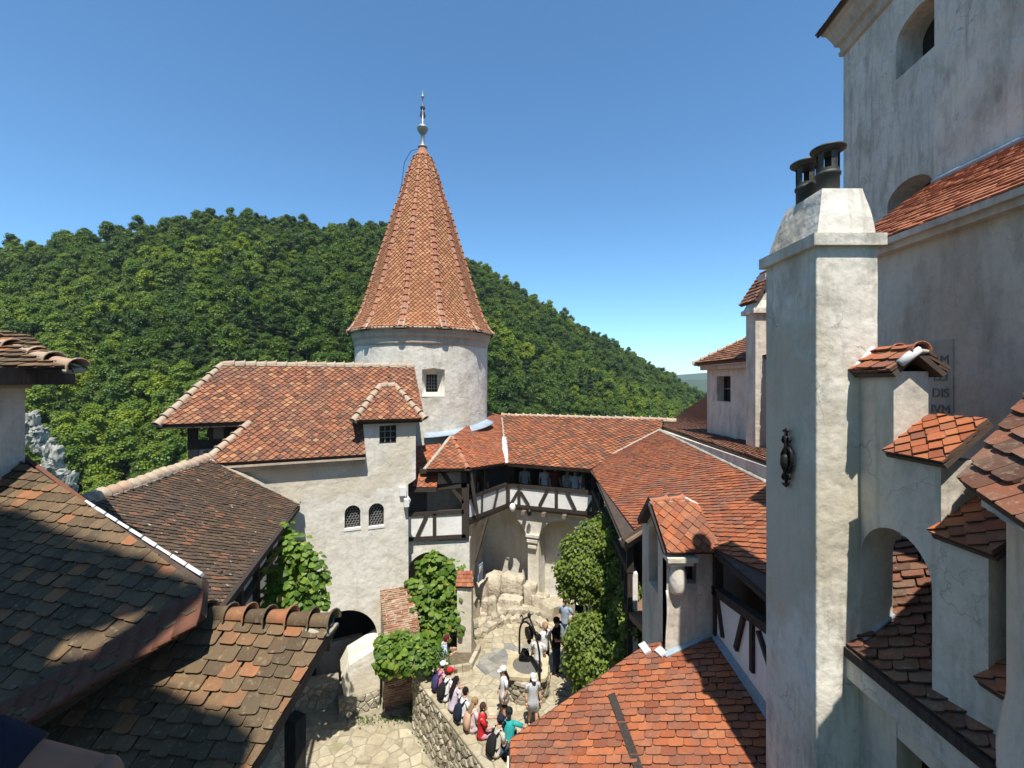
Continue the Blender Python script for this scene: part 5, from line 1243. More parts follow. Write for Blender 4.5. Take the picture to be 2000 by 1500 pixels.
# bulbous corner baluster carrying the lintel
cp = Vector((xa+.14, ty-.0, 0)); zb2, zt2_ = at(1310, 1150, ty).z, at(1310, 1097, ty).z; hh = zt2_-zb2
b = MB(); b.lathe(cp+V3(.05, -.03, zb2), [(.12, -.05), (.13, 0), (.155, hh*.15), (.16, hh*.4), (.14, hh*.7), (.11, hh*.92), (.11, hh)], 20); b.build('baluster', ['plaster_white'], tu, True)
b = MB(); b.box(cp+V3(.08, -.02, zt2_+.03), (.42, .34, .07)); b.box(cp+V3(.08, -.02, zt2_+.10), (.54, .40, .08)); b.build('capital', ['plaster_white'], tu)
b = MB(); rr = []
for k in range(12):
    t = k/11; c = cp+V3(-.14+.015*math.sin(t*5), -.02, zb2-.02-t*1.15); rr.append([c+V3(.022*math.cos(a_*1.257), .022*math.sin(a_*1.257), 0) for a_ in range(5)])
b.rings(rr); b.build('corner_bead', ['plaster_white'], tu, True)
# its roof: one slope towards the lens, one to the left
g0, g1 = V3(xa-.05, ty-.16, zt_+.0), V3(xb+.06, ty-.16, zt_+.0); FTu = Frame(g0, (1, 0, 0), (0, .75, 1)); hu = FTu.hit
pt_ = [g0, g1, hu(1362, 987), hu(1334, 974), hu(1269, 978)]
turoof = deck(tu, pt_, 'roof', .06, 'deck', FTu); tile_plane(tu, turoof, FTu, pt_, (1, 0, 0), 'point', .20, .17, .022, 'tile_orange')
rg = hu(1269, 978); rg2 = hu(1334, 974)
deck(turoof, [rg, rg2, rg2+V3(0, .8, -.7), rg+V3(0, .8, -.7)], 'roof_deck')
ridge_line(turoof, rg, rg2, .07, .3, 'tile_rib', .3, jit=.5); rough_strip(turoof, rg2, hu(1362, 987), .1, .08, FTu.N, 'lead_white'); rough_strip(turoof, hu(1362, 988), hu(1335, 1020), .12, .08, FTu.N, 'lead_white')
MB().beam(V3(xa-.06, ty-.1, zt_-.03), rg-V3(.02, 0, .05), .06, .06, FTu.N).build('verge_board', ['timber'], turoof)
for (x0, y0, x1, y1) in ((1255, 1262, 1268, 1280), (1286, 1272, 1300, 1284)):
    MB().beam(hk(x0, y0)+FK_.N*.06, hk(x1, y1)+FK_.N*.06, .14, .04, FK_.N).build('zinc_strip', ['lead_white'], kroof2)
a_ = hk(1300, 1283); c_ = hk(1394, 1238); MB().beam(a_+FK_.N*.05, c_+FK_.N*.05, .15, .03, FK_.N).build('zinc_flashing', ['zinc'], kroof2)
# ------------------------------------------------------------------ big chimney in the right foreground
bigc = thing('big_chimney', 'tall square plaster chimney with sunlit front and shaded left side', 'chimney')
cy0, cy1 = 4.9, 5.87; cxl, cxr = 3.312, 3.985
def rough_box(x0, x1, y0, y1, z0, z1, amp=.02, step=.12, seed=0, taper=0):
    """plaster shaft with slightly uneven faces and softened corners"""
    b = MB(); rr = []; nz = max(2, int((z1-z0)/step)); c = .012
    per = [(x0, y0+c), (x0+c*.4, y0+c*.4), (x0+c, y0)]
    nxs = max(2, int((x1-x0)/step)); per += [(x0+(x1-x0)*i/nxs, y0) for i in range(1, nxs)]
    per += [(x1-c, y0), (x1-c*.4, y0+c*.4), (x1, y0+c)]
    nys = max(2, int((y1-y0)/step)); per += [(x1, y0+(y1-y0)*i/nys) for i in range(1, nys)]+[(x1, y1), (x0, y1)]
    per += [(x0, y1-(y1-y0)*i/nys) for i in range(1, nys)]
    cx, cy_ = (x0+x1)/2, (y0+y1)/2
    for k in range(nz+1):
        z = z0+(z1-z0)*k/nz; ring = []
        for (x, y) in per:
            d = Vector((x-cx, y-cy_, 0)).normalized()
            q = amp*(mnoise.noise((x*2.2+seed, y*2.2, z*2.2))+.5*mnoise.noise((x*6+seed, y*6, z*6)))
            ring.append((x+d.x*q, y+d.y*q, z))
        rr.append(ring)
    return b.rings(rr)
rough_box(cxl, cxr, cy0, cy1, 0, 11.48, .006, .13, 1).build('shaft', ['plaster_chimney'], bigc)
rough_box(cxl-.06, cxr+.06, cy0-.06, cy1+.06, 11.47, 11.60, .004, .13, 2).build('cap_band', ['plaster_chimney'], bigc)
b = MB(); rr = []
for t in range(9):
    k = t/8; z = 11.60+.53*k; ix, iy = .015+.10*k**1.2, .02+.16*k**1.3
    rr.append([(x+.008*mnoise.noise((x*5, z*6, y*3)), y+.008*mnoise.noise((y*5, z*6, 3)), z) for x, y in ((cxl+ix, cy0+iy*.4), (cxl+.33, cy0+iy*.4), (cxr-ix, cy0+iy*.4), (cxr-ix, (cy0+cy1)/2), (cxr-ix, cy1-iy*1.3), (cxl+.33, cy1-iy*1.3), (cxl+ix, cy1-iy*1.3), (cxl+ix, (cy0+cy1)/2))])
b.rings(rr); b.build('cap', ['plaster_chimney'], bigc)
def flue(pxc, pyb, Y, hpx, lab):
    t = thing('flue_pot', lab, 'chimney pot', 'metal flue pots on the big chimney'); c = at(pxc, pyb, Y); c.z = 12.0; r_ = .112; zt_ = at(pxc, pyb-hpx, Y).z-12.0
    prof = [(r_, 0), (r_, zt_*.48), (r_*1.12, zt_*.5), (r_*1.12, zt_*.54), (r_, zt_*.56)]
    b = MB(); b.lathe(c, prof, 20, 0, False); b.build('pipe', ['pot_metal'], t, True)
    b = MB(); n_ = 20; z0, z1 = zt_*.56, zt_*.90
    for k in range(n_):
        a0, a1 = 2*math.pi*k/n_, 2*math.pi*(k+1)/n_
        q = lambda a, z, rr_=r_: c+V3(rr_*math.cos(a), rr_*math.sin(a), z)
        if k % 4 in (0, 1):            # vent slots
            for za, zb_ in ((z0, z0+.03), (z1-.02, z1+.02)): b.add([q(a0, za), q(a1, za), q(a1, zb_), q(a0, zb_)], [(0, 1, 2, 3)])
        else: b.add([q(a0, z0), q(a1, z0), q(a1, z1+.02), q(a0, z1+.02)], [(0, 1, 2, 3)])
    b.build('vent_ring', ['pot_metal'], t, True)
    b = MB(); b.lathe(c, [(r_*.9, zt_*.89), (r_*1.1, zt_*.89), (r_*1.55, zt_*.94), (r_*1.58, zt_*.97), (r_*1.0, zt_*1.0), (.02, zt_*1.01)], 20); b.build('cowl', ['pot_metal'], t, True)
flue(1617, 372, 5.12, 84, 'taller dark metal flue pot at the right on the big chimney'); flue(1575, 390, 5.52, 74, 'shorter dark metal flue pot at the left on the big chimney')
anc = thing('wall_anchor', 'black wrought-iron tie anchor on the shaded side of the big chimney', 'iron anchor')
Fa = vframe(V3(cxl-.012, cy1, 0), V3(cxl-.012, cy0, 0)); A = lambda x, y, n_=.03: Fa.p(*Fa.px(x, y), n_)
b = MB(); b.tube([A(1540, 840), A(1541, 870), A(1542, 900), A(1541, 925), A(1540, 948)], [.018, .03, .035, .03, .016], 6); b.build('bar', ['iron'], anc, True)
for s_ in (-1, 1):
    MB().tube([A(1542, 868), A(1542+s_*9, 885), A(1542+s_*10, 905), A(1542+s_*4, 922), A(1541, 925)], .02, 6).build('leaf_loop', ['iron'], anc, True)
    for yy in (858, 930): MB().tube([A(1541, yy), A(1541+s_*6, yy-5), A(1541+s_*8, yy+2), A(1541+s_*5, yy+6)], .016, 6).build('scroll', ['iron'], anc, True)
MB().tube([A(1535, 842), A(1540, 838), A(1545, 843)], .014, 6).build('scroll', ['iron'], anc, True); MB().tube([A(1534, 944), A(1540, 950), A(1546, 944)], .014, 6).build('scroll', ['iron'], anc, True)
b = MB(); b.ball(A(1542, 903, .04), .07, .05, .11); b.build('boss', ['iron'], anc, True)

# ------------------------------------------------------------------ stepped buttress wall with arch, running from the chimney towards the lens
sb = thing('stepped_buttress', 'stepped grey plaster buttress wall with arch and small tiled weatherings', 'buttress')
XF = 3.786; TF = .345
FF = vframe(V3(XF, 4.9, 0), V3(XF, 0, 0))           # u grows towards the lens
uy = lambda y: 4.9-y
Zs = [(4.9, 10.1), (4.47, 10.1), (4.47, 9.30), (3.976, 9.30), (3.976, 8.66), (3.58, 8.66), (3.58, 7.62), (3.40, 7.62), (3.40, 6.5)]
outl = [(uy(y), z) for y, z in Zs]+[(0, 6.5)]
arc_ = arch(.012, uy(4.06), 6.7, 8.53, 16)
sbw = MB().slab(FF, outl[::-1] if area2(outl) < 0 else outl, [arc_], TF)
sbw.build('wall', ['plaster_grey'], sb)
def cap_roof(y0, y1, z, rise, x1, nm, w_=.2):
    """small tiled weathering that slopes to the left"""
    F = Frame((XF-.07, y0, z), (0, -1, 0), (x1-XF+.07, 0, rise)); L_ = (y0-y1); S_ = math.hypot(x1-XF+.07, rise)
    p_ = [F.p(-.02, 0), F.p(L_+.06, 0), F.p(L_+.02, S_), F.p(0, S_)]
    r_ = deck(sb, p_, nm, .04, 'deck', F); tile_plane(sb, r_, F, p_, (0, -1, 0), 'point', w_, .16, .02, 'tile_orange', 1.2); return r_, F, S_, L_
r2, F2_, S2_, L2_ = cap_roof(4.47, 3.93, 9.28, .36, 4.16, 'weathering_roof', .17)
r3, _, _, _ = cap_roof(3.976, 3.53, 8.64, .34, 4.16, 'weathering_roof', .18); r4, _, _, _ = cap_roof(3.58, 3.36, 7.60, .3, 4.12, 'weathering_roof', .17)
# saddle on the top step
zs_ = 10.1; F8 = Frame((XF-.09, 4.93, zs_-.02), (0, -1, 0), (.26, 0, .22)); p8 = [F8.p(0, 0), F8.p(.56, 0), F8.p(.50, .36), F8.p(.0, .36)]
r1_ = deck(sb, p8, 'saddle_roof', .05, 'deck', F8); tile_plane(sb, r1_, F8, p8, (0, -1, 0), 'flat', .2, .15, .024, 'tile_orange', 2)
F9 = Frame((XF+TF+.09, 4.37, zs_-.02), (0, 1, 0), (-.26, 0, .22)); p9 = [F9.p(0, 0), F9.p(.56, 0), F9.p(.5, .36), F9.p(0.0, .36)]
deck(r1_, p9, 'roof_deck', .05, 'deck', F9); tile_plane(sb, r1_, F9, p9, (0, 1, 0), 'flat', .2, .15, .024, 'tile_orange', 2)
rdg = zs_+.22; ridge_line(r1_, V3(XF+.18, 4.93, rdg), V3(XF+.18, 4.36, rdg), .065, .3, 'tile_orange', .3)
rough_strip(r1_, V3(XF-.09, 4.92, zs_+.0), V3(XF+.16, 4.92, zs_+.25), .1, .09, F8.N, 'lead_white'); rough_strip(r1_, V3(XF-.02, 4.38, zs_+.08), V3(XF+.17, 4.38, zs_+.21), .07, .07, F8.N, 'lead_white')
# low roof seen through the arch
pr_ = thing('passage_roof', 'low tiled roof behind the arch at the bottom right edge', 'house')
FP = Frame((3.66, 7.6, 7.10), (0, -1, 0), (1.55, 0, .84)); pP = [FP.p(0, 0), FP.p(5.6, 0), FP.p(5.6, 1.74), FP.p(0, 1.74)]
pP = [FP.p(2.66, 0), FP.p(5.6, 0), FP.p(5.6, 1.74), FP.p(-.2, 1.74), FP.p(-.2, .55), FP.p(2.6, .55)]
pP1 = [FP.p(2.62, 0), FP.p(5.6, 0), FP.p(5.6, .52), FP.p(2.62, .52)]; pP2 = [FP.p(1.1, .52), FP.p(5.6, .52), FP.p(5.6, 1.78), FP.p(1.1, 1.78)]
proof = deck(pr_, pP1, 'roof', .08, 'deck', FP); deck(proof, pP2, 'roof_deck', .08, 'deck', FP)
rowP = FP.hit(1815, 1300)-FP.hit(1700, 1300); rowP = FP.hit(1800, 1200)-FP.hit(1745, 1203)
tile_plane(pr_, proof, FP, pP1, rowP, 'flat', .215, .15, .024, 'tile_rust', 1.5); tile_plane(pr_, proof, FP, pP2, rowP, 'flat', .215, .15, .024, 'tile_rust', 1.5)
MB().beam(V3(3.63, 4.95, 7.07), V3(3.63, 2.2, 7.07), .05, .1).build('gutter_board', ['timber'], proof)
MB().beam(V3(3.70, 4.9, 6.90), V3(3.70, 2.2, 6.90), .14, .22).build('plate_beam', ['plaster_grey'], pr_)
F10 = vframe(V3(3.78, 4.9, 0), V3(3.78, 2.0, 0))
MB().slab(F10, [(0, 0), (2.9, 0), (2.9, 6.8), (0, 6.8)], [[(.47, .1), (1.35, .1), (1.35, 6.66), (.47, 6.66)]], .25).build('wall', ['plaster_grey'], pr_)
MB().slab(F10.off(-1.2), [(-.5, 0), (3.2, 0), (3.2, 7), (-.5, 7)], (), .1).build('inner_wall', ['timber'], pr_)
MB().beam(FP.hit(1662, 1258)+FP.N*.02, FP.hit(1742, 1208)+FP.N*.10, .2, .02, FP.N).build('zinc_flashing', ['zinc'], proof)
# rounded wall end and its roof at the right edge
rt = thing('right_edge_turret', 'rounded grey wall under large rust-brown tiles at the right edge', 'turret')
cR = Vector((4.05, 3.03, 0)); b = MB(); b.lathe(cR, [(.55, 5), (.55, 6.9), (.545, 7.3), (.49, 7.7), (.49, 8.95), (.55, 9.0)], 28); b.build('wall', ['plaster_grey'], rt, True)
gA_, gB_, gC_ = at(1882, 946, 3.45), at(2010, 1036, 2.8), at(2010, 775, 3.75)
FGr2 = pframe(gA_, gB_, gC_)
if FGr2.N.z < 0: FGr2 = Frame(FGr2.O, -FGr2.U, FGr2.V)
pg = [FGr2.hit(1880, 946), FGr2.hit(2080, 1082), FGr2.hit(2300, 900), FGr2.hit(2080, 690)]
rtroof = deck(rt, pg, 'roof', .06, 'deck', FGr2); rowG = FGr2.hit(2000, 1030)-FGr2.hit(1882, 946)
tile_plane(rt, rtroof, FGr2, pg, rowG, 'flat', .2, .17, .026, 'tile_rust', 2.2)
MB().beam(V3(4.05, 3.0, 9.0), V3(4.05, 3.0, 9.6), .5, .5).build('core', ['plaster_grey'], rt)
deck(rtroof, [pg[3], pg[2], pg[2]+V3(.9, .35, -.75), pg[3]+V3(.9, .35, -.75)], 'roof_deck', .06)
MB().slab(Frame((4.2, 3.55, 0), (1, -.2, 0), ZUP), [(-.25, 8.4), (1.2, 8.4), (1.2, 9.5), (.35, 10.0), (-.25, 9.3)], (), .25).build('gable_wall', ['plaster_grey'], rt)

# ------------------------------------------------------------------ the keep at the upper right
keep = thing('keep_tower', 'massive grey plastered keep with moulded cornice at the upper right', 'tower')
k0_ = V3(9.93, 13.5, 0); kd = V3(-.1023, -1, 0).normalized()
FKp = vframe(k0_, k0_+kd*9); hz = FKp.px
def kwin(x0, x1, yb, yc, zr):
    u0, u1 = hz(x0, 300)[0], hz(x1, 300)[0]; zb_ = hz(x0, yb)[1]; return arch(u0, u1, zb_, zb_+zr*1.5, 12, .42)
wk1 = kwin(1750, 1838, 157, 0, .86); wk2 = kwin(1733, 1822, 452, 0, .70)
MB().slab(FKp, [(0, 3), (9, 3), (9, 19.9), (0, 19.9)], [wk1, wk2], .9).build('wall', ['plaster_keep'], keep)
b = MB(); b.box(FKp.p(.3, 11.4, -3.9), (.6, 6.0, 16.9), FKp.U, FKp.N); b.build('end_wall', ['plaster_keep'], keep)
for wk in (wk1, wk2):
    us, vs_ = [p[0] for p in wk], [p[1] for p in wk]
    F_ = FKp.off(-.62); wq_ = MB().slab(F_, [(min(us)-.05, min(vs_)-.05), (max(us)+.05, min(vs_)-.05), (max(us)+.05, max(vs_)+.05), (min(us)-.05, max(vs_)+.05)], (), .04).build('window', ['window_glass'], keep)
    um = (min(us)+max(us))/2; MB().beam(F_.p(um, min(vs_), .02), F_.p(um, max(vs_), .02), .06, .05, F_.N).build('mullion', ['timber'], wq_)
# cornice and eave
cprof = [(o_*1.05, 19.72+(z_-16.42)*1.4) for o_, z_ in [(0, 16.42), (.07, 16.46), (.09, 16.54), (.05, 16.58), (.07, 16.66), (.16, 16.72), (.17, 16.78), (.20, 16.84), (.30, 17.02), (.38, 17.08), (.40, 17.16), (-.3, 17.18)]]
b = MB(); b.rings([[FKp.p(-o_ if u_ == 0 else 8, z_, o_) for o_, z_ in cprof] for u_ in (0, 8)]); b.rings([[FKp.p(-o_, z_, -6 if s_ else o_) for o_, z_ in cprof] for s_ in (1, 0)])
b.build('cornice', ['cornice'], keep)
FE = Frame(FKp.p(-.50, 20.74, .50), FKp.U, -FKp.N+ZUP*.9); pE = [FE.p(0, 0), FE.p(8.5, 0), FE.p(8.5, 4), FE.p(3, 4)]
kr = deck(keep, pE, 'roof', .08, 'deck', FE); tile_plane(keep, kr, FE, [FE.p(0, 0), FE.p(8.5, 0), FE.p(8.5, 1.2), FE.p(.9, 1.2)], FKp.U, 'flat', .2, .16, .024, 'tile_brown')
# flat pilaster strips on the near side
XPi = 7.5
b = MB(); b.box((XPi+.9, (8.0+7.02)/2, 12.5), (1.8, .98, 9.6)); b.build('pilaster', ['plaster_keep'], keep)
b = MB(); b.box((XPi+.888, 5.0, 12.5), (1.8, 4.03, 9.6)); b.build('pilaster', ['plaster_keep'], keep)
# lower range in front of the keep
lo = thing('lower_keep_range', 'broad grey plaster wall under a thin tiled roof in front of the keep', 'house')
FLk = vframe(V3(5.2, 6.9, 0), V3(5.2, 1.0, 0))
MB().slab(FLk, [(0, 0), (5.9, 0), (5.9, 11.95), (0, 11.95)], (), .5).build('wall', ['plaster_grey'], lo)
b = MB(); b.beam(FLk.p(0, 11.80, .06), FLk.p(5.9, 11.80, .06), .12, .08); b.beam(FLk.p(0, 11.88, .09), FLk.p(5.9, 11.88, .09), .2, .08); b.build('cornice', ['plaster_grey'], lo)
FLr = Frame((5.04, 6.95, 11.90), (0, -1, 0), (2.5, 0, 1.62)); pL_ = [FLr.p(-.3, 0), FLr.p(6, 0), FLr.p(6, 2.95), FLr.p(-1.1, 2.95)]
lroof = deck(lo, pL_, 'roof', .06, 'deck', FLr); tile_plane(lo, lroof, FLr, pL_, (0, -1, 0), 'flat', .2, .17, .02, 'tile_sunlit', 1.5)
rough_strip(lroof, FLr.p(-1, 2.9, .05), FLr.p(6, 2.9, .05), .14, .12, FLr.N, 'zinc')
b = MB(); b.box((6.5, 6.95, 6), (2.4, .2, 12)); b.build('end_wall', ['plaster_grey'], lo)
# worn inscription stone
pq_ = thing('inscription_stone', 'worn grey inscription stone with faint letters on the lower keep wall', 'plaque')
Fq = FLk.off(.012); c_ = Fq.pxs([(1800, 808), (1861, 808), (1861, 662), (1800, 662)])
u0, u1 = min(p[0] for p in c_), max(p[0] for p in c_); z0, z1 = Fq.px(1861, 806)[1], Fq.px(1861, 662)[1]
MB().slab(Fq, [(u0, z0), (u1, z0), (u1, z1), (u0, z1)], (), .02).build('slab', ['plaque'], pq_)
M['letter'] = M['interior']
simple('letter_dark', (.12, .118, .112, 1), (.24, .235, .225, 1), 22, .9, 0)
for k, tx in enumerate(['AM', 'ELI', 'DIS', 'IVM']):
    cu = bpy.data.curves.new('letters', 'FONT'); cu.body = tx; cu.size = .155; cu.align_x = 'CENTER'; cu.extrude = .003
    ob = bpy.data.objects.new('letters', cu); dg = bpy.context.evaluated_depsgraph_get(); COL.objects.link(ob); dg.update()
    me_ = bpy.data.meshes.new_from_object(ob.evaluated_get(dg)); bpy.data.objects.remove(ob); me_.materials.clear(); me_.materials.append(M['letter_dark'])
    o_l = linked(bpy.data.objects.new('letter_line', me_), pq_); o_l.matrix_local = Fq.mat((u0+u1)/2+.05, z1-.29-k*.2, .003)

# ------------------------------------------------------------------ added unseen house behind the lens, cut to cast shadows on the near roofs
beh = thing('shadow_house', 'tall added plaster house behind the viewer, unseen, shaped to shade the near roofs', 'house')
def yslab(y0, y1, poly, nm, mat): return MB().slab(Frame((0, y0, 0), (1, 0, 0), ZUP), poly, (), y1-y0).build(nm, [mat], beh)
def toward_sun(F, px, py, Y=-1.5):                 # where the sunbeam that just grazes a point of the near roofs passes the added caster plane
    P = F.hit(px, py); t = (P.y-Y)/LIGHT.y; Q = P-LIGHT*t; return (Q.x, Q.z)
up_ = [toward_sun(FA, *q) for q in ((-150, 985), (0, 992), (50, 1000), (100, 1028), (150, 1050), (200, 1065), (250, 1085))]
zl = toward_sun(FC, 290, 1335)[1]; xw = up_[-1][0]
yslab(-7, -1.5, [(-16, zl+.1), (xw, zl+.1), (xw, up_[-1][1])]+up_[::-1][1:]+[(-16, up_[0][1]+1.5)], 'upper_caster', 'plaster_grey')  # upper part of the added caster, top cut to a shadow outline
fn = [toward_sun(FA, *q) for q in ((290, 1092), (330, 1122), (372, 1132), (350, 1150), (290, 1180), (255, 1190), (215, 1210))]
yslab(-1.68, -1.5, [(xw-.1, up_[-1][1]-.02)]+fn+[(xw-.1, fn[-1][1]-.1)], 'caster_plate', 'deck')  # thin added plate, shaped to cast the pointed shadow on the nearest roof
bb = [toward_sun(FC, 435, 1200), toward_sun(FC, 290, 1335)]
yslab(-1.66, -1.5, [bb[1], bb[0], (bb[0][0]-.28, bb[0][1]+.22), (bb[1][0]-.42, bb[1][1]+.30)], 'caster_strip', 'deck')  # slanted strip added to cast the dark band beside the valley
lo_ = [toward_sun(FC, *q) for q in ((290, 1335), (330, 1345), (370, 1365), (400, 1385), (450, 1395), (500, 1440))]
yslab(-7, -1.5, [(-16, 0), (lo_[-1][0], 0)]+lo_[::-1]+[(lo_[0][0]-.4, zl+.1), (-16, zl+.1)], 'wall', 'plaster_grey')  # lower part of the added caster, shades the foot of the small roof
yslab(-7, -1.6, [(lo_[-1][0]+.02, 0), (-.2, 0), (-.2, 14.6), (lo_[-1][0]+.02, 15.2)], 'arm_shade_wall', 'plaster_grey')  # unseen wall added to keep the sun off the corner arm
MB().box((-1.5, -.15, 8.32), (6, 2.6, .16)).build('balcony_floor', ['board'], beh)
MB().box((-3.2, -.2, 11.36), (5.6, 2.7, .1)).build('sky_blocker', ['deck'], beh)  # unseen slab added overhead to cut skylight on the corner arm
# ------------------------------------------------------------------ climbing plants
def heart_leaf(s, fold=.25):
    o = [(0, -.15), (.35, -.45), (.78, -.30), (.92, .15), (.62, .62), (0, 1.15), (-.62, .62), (-.92, .15), (-.78, -.30), (-.35, -.45)]
    vs = [(0, .1, .0)]+[(x*s, y*s, -abs(x)*s*fold*(.6+.4*abs(y))) for x, y in o]; vs[0] = (0, .1*s, .04*s)
    return vs, [(0, 1+k, 1+(k+1) % 10) for k in range(10)]
LM = {}
def leaf_mtx(p, nrm, s):
    n_ = nrm.normalized(); dn = Vector((R.gauss(0, .35), R.gauss(0, .35), -1)); t = dn-n_*dn.dot(n_)
    if t.length < .05: t = n_.orthogonal()
    t.normalize(); x = t.cross(n_)
    return Matrix(((x.x*s, t.x*s, n_.x*s, p.x), (x.y*s, t.y*s, n_.y*s, p.y), (x.z*s, t.z*s, n_.z*s, p.z), (0, 0, 0, 1)))
def vine(name, label, cat, blobs, n, size, mat, single=True, view=True, stems=(), core=.52):
    t = thing(name, label, cat); leaves = []
    tot = sum(b_[2]**2 for b_ in blobs); stuff = MB(); g0 = heart_leaf(1.0)
    for (px, py, rp, Y) in blobs:
        c = at(px, py, Y); r_ = rp/FPX*Y
        if core: 
            lump('inner_foliage', c+V3(0, .12, 0), (r_*core, r_*core*.7, r_*core), [mat], t, .9, int(px+py), (1, 0, 0), .35)
        for k in range(int(n*rp**2/tot)):
            d = Vector((R.gauss(0, 1), R.gauss(-.45, .8), R.gauss(.15, 1))).normalized()
            p = c+Vector((d.x*r_, d.y*r_*.75, d.z*r_))*(R.uniform(.72, 1.12) if R.random() < .8 else R.uniform(1.05, 1.35))
            s_ = size*R.uniform(.6, 1.2); nr = d*.8+Vector((R.gauss(0, .35), -.35+R.gauss(0, .3), .75+R.gauss(0, .3)))
            leaves.append((p.y-s_*3, leaf_mtx(p, nr, s_), s_))
    leaves.sort(key=lambda a: a[0])
    for k, (_, mx, s_) in enumerate(leaves):
        if single and k < 290:
            if mat not in LM: LM[mat] = MB().add(*g0).mesh('leaf', [mat])
            o = bpy.data.objects.new('leaf', LM[mat]); linked(o, t); o.matrix_local = mx
        elif single: stuff.add([mx @ Vector(v) for v in g0[0]], g0[1], 0, R.random())
        else: stuff.add([mx @ Vector(v) for v in ((-.55, -.3, 0), (.1, -.7, -.1), (.62, .1, 0), (.15, 1.0, -.1), (-.5, .4, 0))], [(0, 1, 2, 3, 4)], 0, R.random())
    tag(stuff.build('foliage', [mat], t, attr=True), kind='stuff')
    for st_ in stems: MB().tube(st_, [.05]+[.03]*(len(st_)-1), 6).build('stem', ['bark'], t, True)
    return t
Yv = 12.4
vine('grape_vine', 'leafy grape vine spilling from below the dark brown roof onto the white house', 'vine',
     [(555, 1040, 18, 13.2), (572, 1075, 32, 13.0), (600, 1095, 30, 12.8), (615, 1135, 30, 12.6), (560, 1120, 32, 12.9), (580, 1165, 34, 12.5), (535, 1165, 26, 12.6), (618, 1172, 20, 12.4), (525, 1195, 20, 12.2), (570, 1200, 26, 12.2)], 700, .112, 'vine_leaf', True, True, [[at(560, 1330, 12.7), at(575, 1200, 12.7), at(585, 1100, 12.9)]])
vine('broadleaf_vine', 'dense bright green vine covering the dark arch under the gallery', 'vine',
     [(845, 1112, 32, 17.2), (878, 1122, 26, 17.2), (822, 1150, 28, 17.0), (868, 1160, 36, 17.0), (838, 1195, 36, 16.8), (885, 1190, 26, 16.9), (856, 1222, 28, 16.6), (890, 1222, 18, 16.7)], 860, .13, 'vine_leaf', True, True, [[atz(850, 1275, 0), at(850, 1230, 16.8), at(850, 1150, 17.3)]])
vine('buttress_vine', 'bright green vine sprawling over the top of the brick buttress', 'vine',
     [(752, 1258, 20, 14.6), (785, 1252, 20, 14.7), (815, 1256, 20, 14.6), (838, 1268, 18, 14.5), (758, 1288, 26, 14.4), (798, 1288, 28, 14.3), (832, 1290, 20, 14.4), (752, 1308, 14, 14.3)], 760, .105, 'vine_leaf', True, True, [[atz(842, 1330, 0), at(840, 1290, 14.4), at(800, 1270, 14.6)]])
vine('garden_shrub', 'small fine-leaved shrub at the end of the seat wall', 'shrub', [(858, 1285, 20, 14.5), (866, 1305, 14, 14.4)], 700, .035, 'weed_leaf', False)
vine('ivy_column', 'tall ivy-clad shrub with lit left side in front of the timber wing', 'shrub',
     [(1152, 1040, 22, 14.2), (1128, 1075, 30, 14.0), (1160, 1085, 30, 13.9), (1106, 1115, 22, 13.9), (1142, 1120, 36, 13.7), (1114, 1148, 22, 13.9), (1146, 1152, 26, 13.6), (1172, 1125, 24, 13.4)], 6500, .066, 'ivy_leaf', False, True, [[atz(1150, 1345, 0), at(1150, 1230, 14.4), at(1140, 1120, 14.3)]])
vine('ivy_mound', 'broad sunlit mound of ivy at the foot of the timber wing', 'shrub',
     [(1136, 1222, 22, 13.5), (1166, 1226, 30, 13.2), (1126, 1250, 24, 13.3), (1165, 1255, 44, 12.8), (1208, 1258, 30, 12.2), (1130, 1298, 28, 13.1), (1178, 1305, 46, 12.5), (1228, 1278, 28, 11.5), (1150, 1336, 28, 13.0), (1208, 1315, 28, 12.0)], 9500, .066, 'ivy_leaf', False)
vine('ivy_wall_cover', 'dark shaded ivy climbing the timber wall behind the lit shrubs', 'ivy',
     [(1182, 1030, 26, 14.6), (1200, 1060, 28, 13.2), (1192, 1100, 28, 13.6), (1214, 1115, 24, 12.3), (1204, 1155, 28, 12.8), (1226, 1180, 24, 11.5), (1214, 1210, 28, 12.2), (1236, 1222, 24, 11.1), (1232, 1150, 20, 11.6), (1184, 1140, 28, 13.8), (1188, 1180, 30, 13.5)], 6000, .06, 'ivy_leaf', False)
# pale crag standing out of the wood
crag = thing('limestone_crag', 'pale grey limestone crag among the trees at the left edge', 'rock')
cg = random.Random(3)
for k in range(46):
    t = k/45; c = at(56+t*76+cg.uniform(-15, 15), 822+t*125+cg.uniform(-14, 14), 84+cg.uniform(-1.5, 1.5))
    lump('rock', c, (cg.uniform(.3, .85), cg.uniform(.4, .9), cg.uniform(.5, 1.4)), ['limestone'], crag, .75, 300+k, (cg.uniform(-1, 1), 1, 0), .75, 3, False)
# weeds in the paving edges
wd_ = MB()
for (x0, y0, x1, y1, z_, n_) in ((862, 1262, 930, 1240, .1, 500), (690, 1412, 830, 1400, low_z, 260), (800, 1370, 870, 1490, low_z, 420), (820, 1420, 860, 1490, low_z, 200)):
    for k in range(n_):
        t = R.random(); p = atz(x0+(x1-x0)*t+R.gauss(0, 8), y0+(y1-y0)*t+R.gauss(0, 5), z_)+V3(0, 0, R.uniform(.02, .10)); leaf_card(wd_, p, Vector((R.gauss(0, 1), R.gauss(0, 1), 1)), R.uniform(.015, .05), R.random())
tag(wd_.build('weeds', ['weed_leaf'], None, attr=True), 'low weeds and moss along the edges of the paving', 'weeds', kind='stuff')
